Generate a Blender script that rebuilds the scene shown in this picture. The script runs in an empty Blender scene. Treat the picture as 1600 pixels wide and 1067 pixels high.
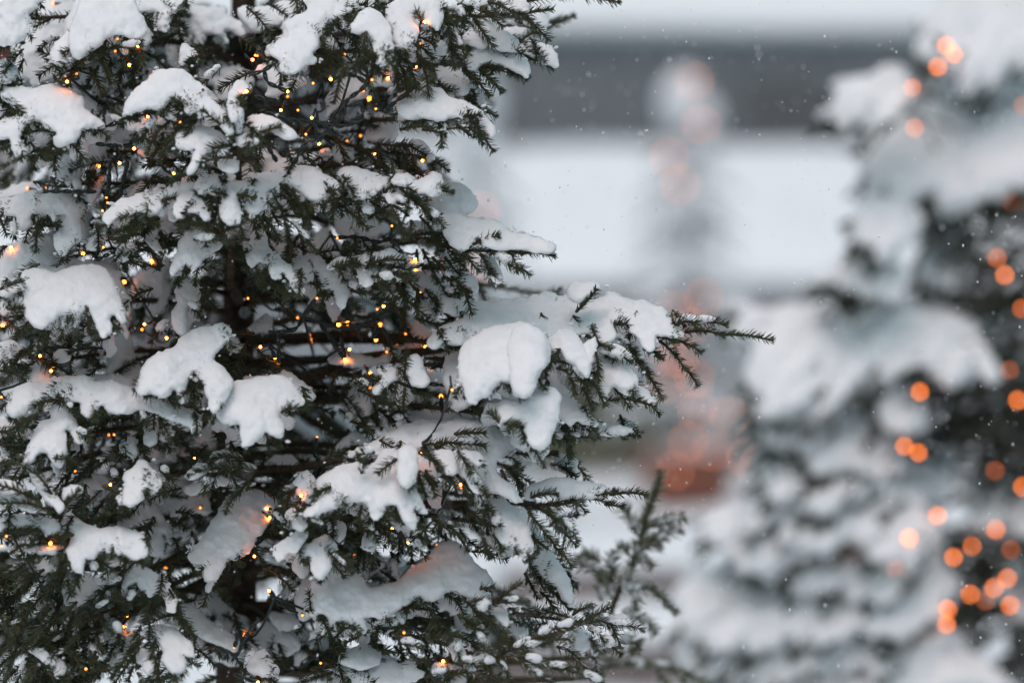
import bpy, math, random
import numpy as np
from mathutils import Vector, Matrix
random.seed(7)
RNG=np.random.default_rng(11)
S=bpy.context.scene
COL=S.collection
K=36.0/85.0          # sensor width / focal length
CZ=1.45              # camera height
FOCUS=3.06
TRUNK=(375.0,3.44)   # near trunk: pixel column, distance
UP=np.array([0,0,1.0])
# ---- the snowy branches of the near tree: tile origin, distance, snow pads, twigs, stem (all read off the photograph) ----
TA=(0,0); TB=(400,0); TC=(0,267); TD=(400,267); TE=(640,0); TF=(680,420); TG=(0,534); TH=(720,620); TI=(400,534); TJ=(0,800); TK=(400,800); TL=(720,800)
BR=[]
def B(tile,d,pads=(),twigs=(),stem=None,**k): BR.append((tile,d,pads,twigs,stem,k))
# tile A
B(TA,3.05,["-40,-40 250,-40 225,30 165,80 185,120 190,200 130,245 60,268 -40,255"])
B(TA,3.22,["200,70 260,10 300,-30 520,-30 500,60 450,190 330,340 350,440 370,490 280,510 240,555 195,500 150,480 100,420 80,270 150,240 195,190"],edge=.4)
B(TA,3.04,["470,110 540,-30 790,-40 850,60 905,160 880,240 820,235 760,205 680,225 620,285 520,355 460,345 440,250 455,170","440,195 455,330 430,385 370,400 330,380 325,330 370,260","490,365 440,420 400,480 370,470 400,410 440,350"],
  ["480,390 620,330","560,380 700,300","700,300 880,280","620,360 690,520","760,260 800,420","850,240 900,400","560,420 640,600","350,420 400,500"])
B(TA,3.16,["640,310 710,288 720,330 690,390 640,360","850,275 890,265 955,320 930,350 860,370 815,330","650,480 720,465 745,500 740,550 690,530 640,570 580,615 580,560"],["900,330 1060,450","700,400 760,600","800,400 850,560","640,600 760,640","560,640 700,680"])
B(TA,3.0,["20,545 80,560 200,560 330,540 430,570 510,620 505,680 560,720 620,750 640,790 560,800 510,800 480,860 420,890 360,905 345,870 365,830 300,800 240,760 170,780 130,830 120,880 170,950 110,970 80,920 70,860 0,870 -40,870 -40,770 60,740 150,700 110,670 60,640 20,600"],
  ["20,600 140,710","130,830 220,940","220,940 380,970","180,780 160,900","200,950 210,1060","350,960 340,1060","370,830 280,810","510,820 490,900","430,880 540,1010","60,960 200,990","590,800 680,860"])
B(TA,3.06,["-40,650 30,670 90,720 40,740 -40,730","-30,400 40,385 95,420 105,480 60,510 -30,520"],["0,560 60,720","-20,780 100,740"])
B(TA,3.16,["540,830 650,785 750,800 775,840 740,890 690,905 640,1000 570,1050 520,960 540,900","400,970 470,990 490,1067 440,1140 385,1100 380,1010"],["700,900 800,990","670,940 720,1010","500,900 520,1040"])
B(TA,2.99,["980,455 1050,437 1140,445 1220,510 1290,590 1315,650 1240,690 1170,690 1150,640 1060,620 1010,670 900,680 830,710 770,715 800,640 860,560 920,500"],
  ["1150,690 1020,640","1160,710 1080,620","790,750 1000,710","900,840 860,890","880,760 700,700","1000,720 1160,800","980,720 880,880","1060,760 920,960","1160,760 1000,1000","1240,720 1100,960"])
B(TA,3.12,["890,760 960,745 1110,720 1110,770 1000,830 940,860 920,810"],["960,880 1060,1040","1100,860 1180,960","860,960 960,1020","1020,960 1110,1060","1100,1000 900,1040"])
B(TA,3.1,["1130,310 1165,288 1215,330 1230,390 1180,375 1130,400"],["1210,500 1170,390","1220,480 1200,370"])
B(TA,3.3,["1060,260 1120,225 1210,245 1190,300 1130,330 1120,420 1070,380 1050,330"],["1000,120 1000,260","900,100 960,200"],edge=.5)
B(TA,3.25,["1250,440 1330,470 1400,430 1500,430 1555,470 1580,540 1550,580 1480,560 1440,610 1380,635 1340,580 1340,540 1270,510"],["1320,560 1360,640","1590,560 1560,680"],edge=.6)
B(TA,3.14,["850,-20 1140,-20 1120,50 1080,90 1060,130 1050,180 1020,195 965,160 980,90 940,70 870,60"],["1050,110 1150,80","900,110 880,190","1060,160 1160,180","1160,-20 1170,40"])
B(TA,3.26,["1180,60 1300,50 1400,40 1405,100 1460,130 1530,180 1520,215 1450,190 1400,200 1415,255 1350,220 1290,230 1250,290 1205,285 1230,230 1180,170","1530,120 1600,50 1650,60 1600,180 1560,190"],["1320,250 1290,400","1250,300 1360,420"],edge=.7)
B(TA,2.96,["1220,640 1270,615 1340,640 1410,720 1450,790 1440,830 1380,780 1310,730 1250,690 1240,730","1440,600 1480,520 1520,515 1535,560 1500,610 1480,700 1455,760 1430,680","1110,870 1150,810 1220,795 1300,810 1390,850 1440,890 1340,920 1290,940 1250,1000 1210,1067 1180,1067 1220,980 1230,920 1170,930 1120,920","1480,860 1540,800 1560,740 1640,730 1740,760 1800,800 1850,850 1780,860 1700,820 1600,850 1600,900 1500,900","1380,1020 1470,1000 1480,1060 1400,1060"],
  ["1490,860 1505,600","1465,860 1265,690","1455,910 1270,960","1455,985 1235,1040","1500,930 1620,905","1620,830 1750,795","1520,1000 1610,1060"],stem="1500,1320 1492,1080 1490,850",edge=.25)
# tile B
B(TB,3.02,["330,-30 720,-30 700,40 620,60 540,110 480,130 430,170 420,240 390,290 350,340 370,380 300,410 240,455 170,455 150,380 95,330 130,280 200,240 190,160 260,100 340,60"],
  ["400,310 560,460","520,120 440,190","600,70 550,110","380,340 420,460","440,340 480,470","280,420 220,560","330,400 370,480","130,370 60,390","150,420 180,500","500,330 540,420"])
B(TB,3.2,["-80,40 0,60 120,40 330,-20 330,60 230,120 130,150 60,180 0,200 -60,150 -100,90"],stem="-80,260 20,225 180,165",twigs=["180,165 140,260","100,200 60,290","210,-10 330,20"])
B(TB,3.22,["440,180 540,130 600,110 650,250 620,360 560,370 500,310 420,270"],edge=.2)
B(TB,2.98,["605,175 640,90 700,55 760,80 810,150 845,230 845,330 835,400 780,390 760,340 720,310 710,250 730,210 690,190 640,205"],["690,200 675,360","680,300 650,450","700,330 760,450","560,420 490,640","640,440 560,430","720,400 800,480","740,420 700,540"])
B(TB,3.02,["820,60 880,0 920,-30 1150,-30 1160,80 1140,170 1110,160 1060,120 1010,80 970,110 1000,180 985,260 940,300 890,290 860,230 850,160 800,120"],["1040,130 1000,80","900,300 960,440","880,380 950,600","840,180 880,260","1010,340 1080,600","1030,360 1110,470","960,420 1010,560","860,420 890,560"])
B(TB,3.17,["990,150 1060,150 1110,190 1180,300 1180,370 1060,370 980,300 1030,260"],["1180,400 1080,420"],edge=.2)
B(TB,3.2,["760,720 830,740 900,760 880,830 820,910 790,890 700,850 720,790","490,920 560,890 600,960 590,1010 520,1000"],["820,500 880,650","750,560 820,680","880,560 800,640","640,700 740,800","850,620 930,700"],stem="620,1010 645,900 690,580",edge=.4)
B(TB,3.18,["560,420 640,440 700,560 620,620 520,640 440,720 480,560"],["400,640 480,740"],stem="-40,720 40,690 200,650 380,640",edge=.1)
B(TB,3.15,["20,960 90,930 160,1000 230,1020 120,1040","700,480 740,520 900,520 880,480"],["470,960 360,1010","480,980 400,1050","540,1010 600,1030","740,900 900,920","760,920 800,1060","860,930 900,1060","690,930 760,1040"],edge=.3)
# tile E : top right
B(TE,3.05,["310,-20 490,-20 480,20 440,50 400,40 330,15","560,-30 740,-30 735,60 680,80 620,40 560,0"],["490,10 650,80","640,70 770,160","740,120 865,250","735,8 1310,16","200,70 260,240","230,110 280,430","270,200 345,350","180,170 140,260","300,60 340,160","330,50 420,140","400,120 520,290","440,45 580,170","300,30 440,50"],edge=.3)
B(TE,3.1,["340,40 420,70 490,120 540,180 620,220 670,260 670,320 600,310 540,300 500,270 430,180 370,110","340,230 400,170 450,200 480,290 420,290 360,270"],["560,320 660,320"],edge=.3)
B(TE,3.2,["720,60 860,20 865,80 840,190 800,170 760,120","590,200 700,170 730,210 690,240 650,250"],["680,270 800,200","760,200 830,200"],edge=.2)
B(TE,3.08,["350,290 450,300 560,310 680,350 740,400 740,470 700,460 640,430 560,400 490,390 440,400 420,440 370,420 350,360"],["460,410 560,440","560,420 740,480","330,440 500,600","440,430 500,520","440,440 570,580","300,390 420,520"],edge=.5)
B(TE,3.12,["690,300 760,275 840,285 910,340 915,405 860,390 790,350 730,340"],["720,345 890,430"],edge=.6)
B(TE,3.32,[],["850,185 1030,105"])
B(TE,3.1,["170,440 260,430 340,480 380,530 350,590 280,570 210,520","380,530 440,580 470,640 440,660 410,620 370,590"],["130,510 240,570","220,560 350,610","350,590 450,690"],edge=.5)
B(TE,3.02,["-60,600 60,570 180,560 240,620 330,640 400,670 450,710 350,735 250,740 180,760 100,740 20,735 -60,720","440,720 490,760 520,800 515,850 480,830 450,780"],["-40,770 60,745","-60,810 100,790","0,790 240,745","200,760 440,720","80,810 220,840","200,830 205,920","370,730 460,860","430,820 520,945"],edge=.6)
B(TE,3.1,["0,910 60,890 110,930 90,960 20,940"],["-60,900 80,960","60,950 240,1067","-30,960 -10,1067","20,980 40,1080","120,990 150,1060"],edge=.3)
# tile C
B(TC,3.1,["-40,190 60,170 200,138 330,145 430,160 500,190 525,250 490,300 500,380 505,430 440,470 400,525 360,500 355,420 400,330 420,270 330,265 250,260 200,280 190,340 150,365 115,350 110,280 40,275 -40,290"],["240,310 225,500","0,300 40,400","60,300 90,420","330,290 360,360","430,480 500,470","400,500 420,560","540,480 600,540","300,280 260,350"])
B(TC,3.16,["60,470 130,440 200,415 300,405 340,450 350,530 450,550 600,580 720,540 740,600 720,680 640,660 300,640 200,660 120,640 50,720 -40,720 -40,540"],edge=.1)
B(TC,3.0,["140,640 250,620 350,640 450,610 560,600 660,620 700,680 720,750 770,860 765,940 710,890 680,930 690,990 650,1045 610,980 580,880 520,810 520,870 470,915 400,885 330,930 260,980 190,930 150,850 150,770 60,780 20,770 60,730 150,710","-40,830 40,810 100,850 60,880 -40,880"],
  ["0,880 140,860","20,920 130,1000","180,940 100,1040","300,940 280,1060","420,900 380,1060","500,900 470,1050","550,860 560,1020","-20,1000 60,960","700,900 690,1000","0,740 140,690"])
B(TC,2.99,["650,290 700,230 800,180 900,150 1000,140 1080,90 1180,80 1220,100 1150,130 1060,150 1010,180 1000,230 930,285 880,250 820,260 740,290 680,315","1225,90 1250,50 1310,30 1370,55 1395,110 1370,145 1300,130 1240,130"],["860,250 760,300","880,260 820,380","900,290 990,340","700,330 620,350","1010,190 1100,170","1240,140 1400,150","900,340 780,380","700,400 860,360"])
B(TC,2.97,["1100,180 1150,140 1210,150 1260,200 1310,260 1290,310 1230,270 1180,250 1120,285 1095,260","1390,110 1450,75 1540,80 1580,120 1550,150 1480,140 1480,200 1500,270 1480,320 1420,325 1380,260 1400,180"],["1200,270 1120,370","1210,430 1400,440","1560,430 1430,450","1260,320 1160,360","1300,250 1340,200","1340,380 1230,340","1400,400 1350,330","1480,150 1590,170","1540,290 1590,310","1380,380 1480,350"],stem="1440,700 1430,460 1190,265")
B(TC,3.1,["1000,240 1060,225 1110,280 1110,350 1080,390 1000,370 980,440 990,480 950,480 920,410 880,380 800,340 720,350 680,390 620,440 600,480 550,470 600,370 610,330 700,330 800,300 900,300 960,270"],["930,490 1000,590","1000,380 1060,500","640,450 600,540","1060,400 1110,460","880,400 980,330"])
B(TC,3.04,["740,490 800,455 850,480 820,530 770,560 735,545"],["760,570 900,600","720,560 860,540","690,430 780,440"])
B(TC,3.02,["1120,450 1180,390 1260,370 1340,410 1380,460 1330,510 1260,560 1190,610 1160,580 1080,640 1090,560 1110,500"],["1100,640 1180,620","1200,610 1340,560","1240,580 1320,640","1080,650 1120,720","1140,620 1100,700"])
B(TC,3.1,["1100,760 1140,700 1200,690 1245,730 1240,790 1180,820 1160,880 1160,990 1125,1015 1090,970 1085,880 1120,820"],["1250,740 1340,860","1180,840 1260,920"],edge=.5)
B(TC,3.28,["860,650 920,600 1000,560 1080,560 1060,640 980,690 1050,720 1030,840 960,910 920,850 930,780 860,850 840,760"],["900,850 880,1000","780,780 860,900","1000,870 960,1020","820,920 780,1060"],edge=.5)
B(TC,3.14,["370,-20 500,-20 490,40 430,75 380,40","540,130 600,70 640,50 630,110 580,190 545,180","810,120 870,85 950,90 960,120 880,140 810,170"],["540,0 560,140","480,60 500,180","600,0 560,60","210,70 300,100","320,40 370,130","950,30 1030,70"],edge=.6)
B(TC,3.16,["1390,400 1480,350 1600,300 1640,420 1600,500 1520,450 1450,430","1560,570 1600,540 1640,570 1620,620 1570,620"],["1440,520 1560,560","1300,600 1420,640"],edge=.5)
# tile D
B(TD,3.0,["-60,60 20,20 150,10 300,-20 420,30 500,60 525,110 480,105 430,70 440,140 415,180 340,170 290,130 200,70 140,80 165,170 120,210 60,230 0,260 -60,230"],["150,80 240,200","200,160 250,280","230,110 280,250","290,200 350,230","330,190 340,360","160,230 200,380","220,320 380,510","40,290 150,440","440,130 520,120","380,180 420,240","100,230 180,250","0,270 60,360"])
B(TD,3.02,["520,10 600,-20 780,40 860,50 830,90 780,110 740,140 680,170 630,175 590,130 560,90"],["540,110 560,60","440,190 640,200","600,190 760,150","560,240 700,360","650,250 780,310","740,190 860,130","500,200 480,300","760,260 880,290"])
B(TD,3.0,["850,60 900,20 960,30 1010,70 1080,30 1130,20 1160,60 1170,130 1090,150 1000,130 960,90 880,90","820,160 860,110 900,130 880,180 840,205"],["870,100 990,130","900,110 1000,200","980,180 1080,250","1060,240 1170,350","1010,140 1230,135","880,190 960,240","840,210 870,300","870,270 930,430","970,310 965,420"],edge=.5)
B(TD,3.15,["1050,150 1150,90 1220,75 1310,110 1360,170 1360,230 1320,270 1230,275 1170,290 1120,230"],edge=.2)
B(TD,3.05,["1170,290 1240,275 1400,310 1490,318 1540,350 1600,390 1700,410 1800,440 1860,470 1840,510 1740,500 1600,480 1450,480 1400,410 1350,430 1300,490 1240,470 1190,400","1410,560 1460,550 1520,620 1530,670 1490,690 1440,640"],
  ["1310,500 1400,440","1380,440 1515,410","1290,490 1390,630","1330,500 1480,510","1460,505 1660,520","1640,515 1865,535","1400,520 1460,640","1440,600 1530,720","1500,540 1640,620","1620,600 1710,650","1240,520 1300,540"],stem="980,440 1150,460 1330,500",edge=.4)
B(TD,3.1,["1180,530 1250,620 1330,660 1380,700 1370,750 1310,700 1240,670 1170,620"],["980,400 1170,390","1000,450 1240,470","1040,490 1100,600","1080,580 1130,700","1100,540 1230,680","1220,660 1330,780","1310,740 1345,890","1180,540 1300,680"],edge=.3)
B(TD,3.03,["460,590 540,550 700,520 830,495 930,540 900,560 780,560 690,570 640,570 560,570 480,600","640,590 690,580 720,610 800,610 800,640 730,645 720,690 680,710 650,660"],["450,610 640,580","700,580 930,560","820,600 960,620","720,660 860,680","760,700 880,800","860,640 980,690"])
B(TD,3.08,["220,560 300,540 380,540 470,610 640,640 610,690 550,690 570,770 550,850 510,830 480,740 390,740 400,690 340,680 300,690 230,640"],["580,720 680,760","640,740 760,780","440,760 400,860","560,800 640,860","340,700 420,760","720,800 860,820"])
B(TD,3.02,["0,360 50,380 70,470 150,550 200,590 250,650 290,730 280,770 230,730 200,670 160,620 150,670 110,660 70,600 30,560 -40,580 -60,400"],["170,620 240,760","60,620 160,720","0,600 60,740","120,700 200,800"],stem="190,640 205,560 222,450")
B(TD,3.24,["60,420 130,470 180,400 280,420 330,480 380,400 440,370 500,440 560,500 540,545 400,560 250,570 200,550 100,480"],edge=.1)
B(TD,3.26,["510,260 560,250 620,310 640,370 700,330 800,330 820,370 740,400 620,410 540,420 500,350","630,440 700,430 720,480 690,510 650,470"],["760,420 860,470","560,440 660,500","740,460 900,520"],edge=.3)
B(TD,3.14,["990,330 1080,320 1180,370 1100,380 1000,385","1000,630 1060,650 1140,730 1180,800 1290,810 1330,860 1320,900 1200,880 1140,850 1080,780 1000,680","1020,830 1080,830 1130,880 1100,910 1050,900"],["1060,740 1130,840","1120,830 1230,940","1180,760 1270,780","1300,900 1180,950","960,640 1010,820","940,830 920,1000","880,780 860,860","1000,920 1150,980"],edge=.5)
B(TD,3.06,["920,720 960,730 985,780 950,800 930,770"],["880,700 940,860","900,660 1000,680","840,640 780,760","980,800 1010,900"])
B(TD,3.36,[],["1375,700 1430,800"])
B(TD,3.22,["0,960 80,900 100,970 20,1010 -40,1000","930,920 1000,960 1100,1010 1060,1040 960,1000"],["120,860 250,920","600,900 760,930","640,960 800,1000","120,960 200,990"],edge=.3)
# tile F : long branch to the right
B(TF,3.1,["0,400 100,355 180,310 240,220 400,215 540,215 640,175 720,200 860,215 880,280 960,220 1050,190 1110,175 1200,210 1260,240 1360,235 1450,280 1480,330 1540,390 1530,420 1420,400 1360,400 1360,490 1320,500 1290,430 1240,390 1150,330 1100,340 1120,400 1080,460 1010,450 960,400 880,400 820,380 740,430 690,400 600,370 450,400 300,440 160,470 60,480 -40,480","1480,340 1560,290 1600,290 1640,320 1560,335"],
  ["1490,355 1630,335","1620,340 1820,355","1540,400 1800,415","1780,410 2110,448","1360,415 1500,450","1480,450 1660,520","1400,450 1500,540","1490,530 1560,630","1550,610 1640,730","1120,420 1250,520","1220,500 1330,650","1310,630 1420,810","1300,500 1400,560","860,390 990,440","680,380 740,410","1100,350 1200,350","1240,400 1300,430","1330,500 1420,560"],stem="-1220,640 -900,700 -480,560 -20,510 500,420 1000,330 1500,400",edge=.35,slope=1.5)
B(TF,2.99,["260,420 350,370 480,350 580,350 660,400 705,480 705,580 650,650 620,720 580,790 510,790 480,720 410,700 350,760 310,790 220,835 200,780 150,640 170,500"],["410,720 330,790","520,800 560,820","190,680 130,800","160,650 190,800","640,690 680,750"],edge=.4,cap=46)
B(TF,2.97,["490,390 570,350 660,400 700,500 690,600 640,640 600,760 540,795 490,720 470,600 460,480"],edge=0)
B(TF,3.03,["720,440 790,385 860,400 920,480 950,560 960,630 940,665 870,600 820,560 790,510 740,520","940,480 990,440 1000,530 970,580 930,560"],["780,500 710,620","830,560 930,700","1005,520 1020,690","860,600 960,760","920,740 980,880","980,700 1060,850","760,620 840,660","840,680 880,780"],edge=.4)
B(TF,3.06,["1030,490 1090,520 1150,570 1200,600 1240,660 1265,720 1240,770 1180,770 1120,730 1080,690 1090,760 1050,790 1030,720 1020,600","1200,770 1290,750 1340,790 1370,830 1320,850 1240,810","1010,470 1110,480 1200,530 1210,560 1130,540 1060,520"],["1100,720 1210,860","1200,810 1370,860","980,830 1140,820","1120,540 1220,580","1040,470 1100,500"],edge=.5)
B(TF,2.96,["390,900 420,830 520,830 620,770 720,750 770,800 770,900 740,990 720,1060 660,1124 590,1090 560,980 520,940 440,960 395,970"],["430,970 540,1000","540,960 560,1080","500,960 460,1020","400,960 330,900"],edge=.4)
B(TF,3.07,["680,640 740,620 760,690 830,760 870,840 960,900 1000,960 980,980 880,930 850,960 790,920 770,830 760,780","1010,970 1100,980 1220,970 1235,1010 1140,1020 1030,1030"],["770,880 820,1060","880,940 1010,1030","740,1060 1000,1050","980,1050 1240,1040","800,960 860,1080","920,960 1000,1060","800,1020 850,1180"],edge=.5)
B(TF,3.08,["270,860 330,830 400,820 420,850 390,900 370,960 300,930","840,150 870,95 940,100 1015,95 1015,130 960,150 920,190 880,190"],["200,840 270,900","260,870 370,960","880,270 1010,130"],edge=.4)
B(TF,3.36,[],["700,190 780,130","760,200 900,190"])
# tile G
B(TG,3.0,["40,400 70,340 160,270 280,250 400,230 530,222 600,260 720,255 840,300 950,340 1010,335 1080,390 1180,430 1250,480 1255,530 1215,560 1180,520 1100,490 1030,470 1000,440 900,420 820,430 740,445 680,430 640,380 600,430 540,465 510,420 520,370 470,360 400,370 340,340 250,370 180,400 150,450 70,465"],["340,360 220,400","400,380 360,340","150,460 60,480","760,440 800,450","1040,480 1130,560","620,440 760,430","420,400 470,440","1000,480 1060,600","880,450 920,520","460,460 600,480"])
B(TG,2.99,["320,420 400,380 450,460 490,540 510,610 480,620 440,550 400,550 410,640 400,720 380,780 340,740 300,690 240,690 200,740 145,755 180,680 220,580 260,510 330,490"],["230,450 140,560","220,700 330,740","180,490 60,560","400,740 420,800","480,560 560,620","0,760 140,770"])
B(TG,2.99,["860,290 880,220 910,150 980,80 1100,40 1140,-25 1250,-68 1390,-103 1430,-60 1410,0 1330,100 1400,180 1440,250 1420,310 1370,390 1340,435 1310,390 1290,300 1240,210 1210,170 1170,240 1160,290 1130,370 1110,310 1090,290 1030,340 960,320 900,320"],["900,320 940,340","1180,240 1260,280","1050,340 1120,400","1370,420 1330,500","1330,440 1290,480","1170,390 1220,400"],edge=.5,cap=44)
B(TG,2.97,["1370,430 1400,340 1450,270 1540,250 1690,220 1780,230 1840,290 1895,370 1860,400 1790,440 1750,430 1690,390 1720,450 1765,540 1750,590 1700,580 1660,550 1600,600 1530,650 1520,600 1500,510 1430,515 1380,480"],["1760,440 1860,420","1520,560 1560,680","1700,600 1740,660"],edge=.5,cap=44)
B(TG,3.05,["890,480 940,470 990,520 970,560 975,620 950,645 910,610 910,550","750,650 800,600 850,620 865,680 830,730 780,690"],["860,720 820,780","1000,600 1060,680","1020,560 1100,640","740,680 620,780","860,640 920,740","700,800 720,860"])
B(TG,2.98,["780,840 850,790 880,740 930,770 980,840 1010,900 970,930 910,920 880,970 820,1010 770,1000 790,920"],["960,930 1020,960","830,1010 920,950","640,900 760,960","700,960 660,1060","740,980 780,1060","560,960 500,1060"])
B(TG,3.16,["440,910 520,860 580,830 650,850 670,900 600,920 560,960 480,950","1410,-60 1490,0 1490,50 1440,40"],edge=.6)
B(TG,2.95,["-40,870 60,870 120,920 150,970 80,950 -40,920","-40,970 60,955 180,990 260,1040 280,1067 180,1050 60,1000 -40,1010","400,930 440,905 505,910 500,940 430,960 400,980","190,775 215,800 250,870 330,960 390,1010 370,1060 330,1010 260,930 210,850"],["375,1060 155,780","385,1060 495,925","340,1060 -20,1010","250,1000 -30,890"],stem="420,1400 380,1150 372,1060",edge=0,sn=0)
B(TG,3.06,["200,170 250,130 310,190 300,250 230,240 195,210","340,90 380,50 430,60 420,110 350,120","0,20 80,10 150,60 180,90 100,100 30,120 -40,110"],["180,100 330,130","300,130 430,200","60,130 180,180","0,180 160,240","120,60 330,180","320,180 360,230"])
B(TG,3.06,["-40,690 60,650 180,620 190,640 100,700 20,740 -40,760","-40,520 40,500 90,540 0,580","100,580 160,550 200,580 120,620"],["0,640 160,680","40,740 180,660","0,560 120,620"])
B(TG,3.22,["670,60 720,-30 800,-40 830,110 760,150 700,180 665,200","740,200 850,150 900,180 860,260 780,260"],["700,200 840,130","640,40 600,160","680,220 720,240","560,20 540,160"],edge=.4)
B(TG,3.26,["660,540 720,500 780,460 860,480 890,560 830,600 740,560","410,740 450,690 530,670 570,720 460,760","1150,330 1220,300 1290,340 1270,390 1180,390","1230,600 1300,540 1340,520 1330,580 1270,620","1050,680 1120,640 1140,700 1080,750"],["560,600 700,560","600,700 760,720","1100,620 1240,700","1000,760 1100,860","620,760 560,840"],edge=.5)
B(TG,3.02,["1170,830 1230,780 1310,760 1420,750 1530,760 1590,790 1500,790 1380,790 1280,810 1200,850","1320,730 1350,690 1440,685 1500,720 1440,720 1370,740"],["1600,805 1400,790","1430,795 1180,835","1520,735 1330,735","1570,840 1500,950","1510,930 1410,1065","1300,840 1280,940","1440,820 1480,900","1000,800 1080,860"],edge=.3)
B(TG,3.22,["1020,880 1100,870 1190,900 1230,970 1300,960 1300,1050 1200,1067 950,1100 880,1060 960,990 1010,930","1370,860 1450,850 1500,880 1440,920 1390,890"],["1060,960 1160,980","1300,900 1380,1000"],edge=.3)
# tile I
B(TI,3.03,["560,700 720,650 830,570 930,530 1060,535 1150,530 1230,500 1350,485 1440,515 1570,584 1610,654 1560,674 1620,714 1720,774 1670,779 1560,744 1510,764 1510,844 1580,884 1620,944 1660,999 1600,984 1520,934 1450,904 1390,820 1330,740 1240,690 1150,660 1060,660 960,680 860,700 760,700 640,710"],["1240,575 1425,570","1120,660 1270,640","1260,635 1430,655","1030,660 1130,640","1510,760 1660,800","1530,800 1600,940","1560,720 1640,760","440,730 560,700"],stem="-60,800 260,790 600,720 900,640",edge=.3)
B(TI,2.97,["312,1084 380,1000 470,910 390,910 400,870 450,820 540,775 640,770 650,815 740,760 790,690 880,670 920,740 900,800 895,880 960,900 1000,936 1056,1064 972,1032 1000,1104 984,1168 928,1120 872,1020 816,1032 744,1104 700,1004 588,1000 470,1040"],["890,730 770,820","740,690 640,710","660,820 680,760","320,1040 260,1080","480,900 350,980","600,1010 520,1100","660,1020 640,1120","780,1060 880,1100"],edge=.7)
B(TI,2.95,["900,680 960,660 1000,700 1000,800 985,880 940,895 900,860 895,760"],["920,890 980,900","900,870 960,910"],edge=.4)
B(TI,2.98,["1010,720 1060,740 1110,800 1110,880 1100,950 1060,930 1040,850 1000,800","1140,690 1200,680 1250,760 1255,810 1200,820 1160,760","1240,690 1300,720 1340,790 1390,860 1405,930 1370,930 1310,850 1250,790","1290,690 1360,690 1410,720 1400,760 1340,740"],["1030,680 1160,800","1000,780 1060,960","1060,800 1120,960","1260,680 1340,820","1320,780 1410,960","1360,900 1440,1060","1400,740 1420,770","1200,830 1260,960","1180,780 1190,900","1380,960 1480,1067","1300,900 1340,1000"],edge=.5)
B(TI,3.0,["220,900 260,850 320,820 360,870 370,930 320,1000 290,960 200,910"],["260,910 160,960","240,930 170,1020","350,940 250,1040","180,990 170,1060","300,980 340,1060"])
B(TI,3.05,["930,180 960,110 1000,80 1030,120 1040,170 1075,240 1060,275 1000,270 950,220","770,180 860,165 875,220 830,260 770,310 740,300 790,240 800,205"],["940,230 1050,290","1000,290 1060,360","880,260 860,380","930,290 920,420","780,300 850,420","1060,290 1080,340","700,280 620,260"])
B(TI,3.2,["590,330 640,270 700,320 730,380 700,440 650,460 570,370","60,730 150,710 240,740 270,800 200,810 100,780 40,800","540,610 600,580 670,600 680,640 600,640 540,640"],["730,380 760,520","520,420 640,540","400,460 470,560","640,460 700,560","60,800 200,820","250,800 180,900","560,640 460,740","640,640 560,680","360,400 480,460","760,420 860,520","820,440 900,540"],edge=.6)
B(TI,3.3,["1040,200 1100,180 1200,190 1220,330 1250,380 1100,420 950,450 1000,380 1060,290","240,700 330,660 460,660 460,720 380,760 280,740"],["1200,160 1230,340"],edge=.1)
B(TI,3.17,["900,520 960,460 1150,400 1290,360 1320,430 1300,520 1100,560"],["1320,380 1380,440","1360,420 1480,500"],edge=.1)
B(TI,3.2,["460,90 500,60 600,70 700,110 800,90 900,40 1000,0 1080,-20 1280,-20 1280,30 1150,30 1060,60 900,90 800,130 650,150 540,150 470,130"],["880,140 940,200","500,180 460,320","660,180 560,300","300,260 280,380","1040,100 1250,110","1100,60 1250,60"],sr=.014,stem="-80,330 300,230 600,150 900,100 1150,90",edge=.2)
# tile J
B(TJ,3.1,["1190,260 1250,200 1340,60 1400,-60 1500,-150 1600,-130 1720,-60 1700,40 1600,150 1560,230 1480,295 1440,280 1380,350 1350,410 1290,410 1260,330 1200,310"],["1190,330 1210,380","1240,280 1160,220","1640,0 1760,-10"],edge=.4,cap=46)
B(TJ,2.97,["-40,40 60,25 180,30 290,50 360,60 375,100 320,140 275,130 280,90 200,90 100,90 20,105 -40,100","180,240 260,210 420,210 430,245 300,250 220,260"],["100,130 240,110","0,160 120,120","240,160 400,170","60,260 200,200","280,20 230,10"])
B(TJ,2.96,["385,70 430,15 500,50 560,90 640,110 780,105 870,130 905,180 910,270 860,285 790,270 760,250 680,250 620,240 580,285 520,260 520,330 500,375 460,350 440,280 430,230 470,160 450,110 400,150","650,310 690,265 730,280 720,320 680,340"],["460,140 380,180","560,300 600,380","720,240 780,310","820,280 900,330","400,260 340,320","480,380 480,440","600,290 700,360"])
B(TJ,3.0,["780,310 850,320 930,370 1000,410 1050,460 1085,530 1090,620 1050,610 1040,550 960,500 940,525 900,480 850,430 790,470 780,420 810,370"],["880,500 960,580","1000,560 1110,640","1060,620 1180,720","840,500 780,600","940,560 900,680","760,420 640,500","720,460 560,560","1080,640 960,680","1120,690 1220,780"])
B(TJ,3.16,["720,100 820,40 850,-40 960,-60 1020,30 1080,150 1060,180 1010,120 1020,220 980,275 930,250 920,170 870,100"],["1080,160 1120,260","1060,60 1160,100","1200,120 1200,230","1100,0 1230,40"],edge=.5)
B(TJ,2.97,["890,760 950,720 1060,725 1130,760 1160,800 1200,830 1210,890 1170,900 1150,880 1165,960 1120,1000 1080,1000 1040,950 1020,910 1040,870 980,810 940,790","850,890 900,860 960,900 980,960 950,1000 900,970"],["900,780 820,860","880,820 740,980","960,860 930,940","980,940 1000,1060","1120,1010 1060,1060","1160,920 1240,960","760,940 700,1040","860,1000 880,1060"])
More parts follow.
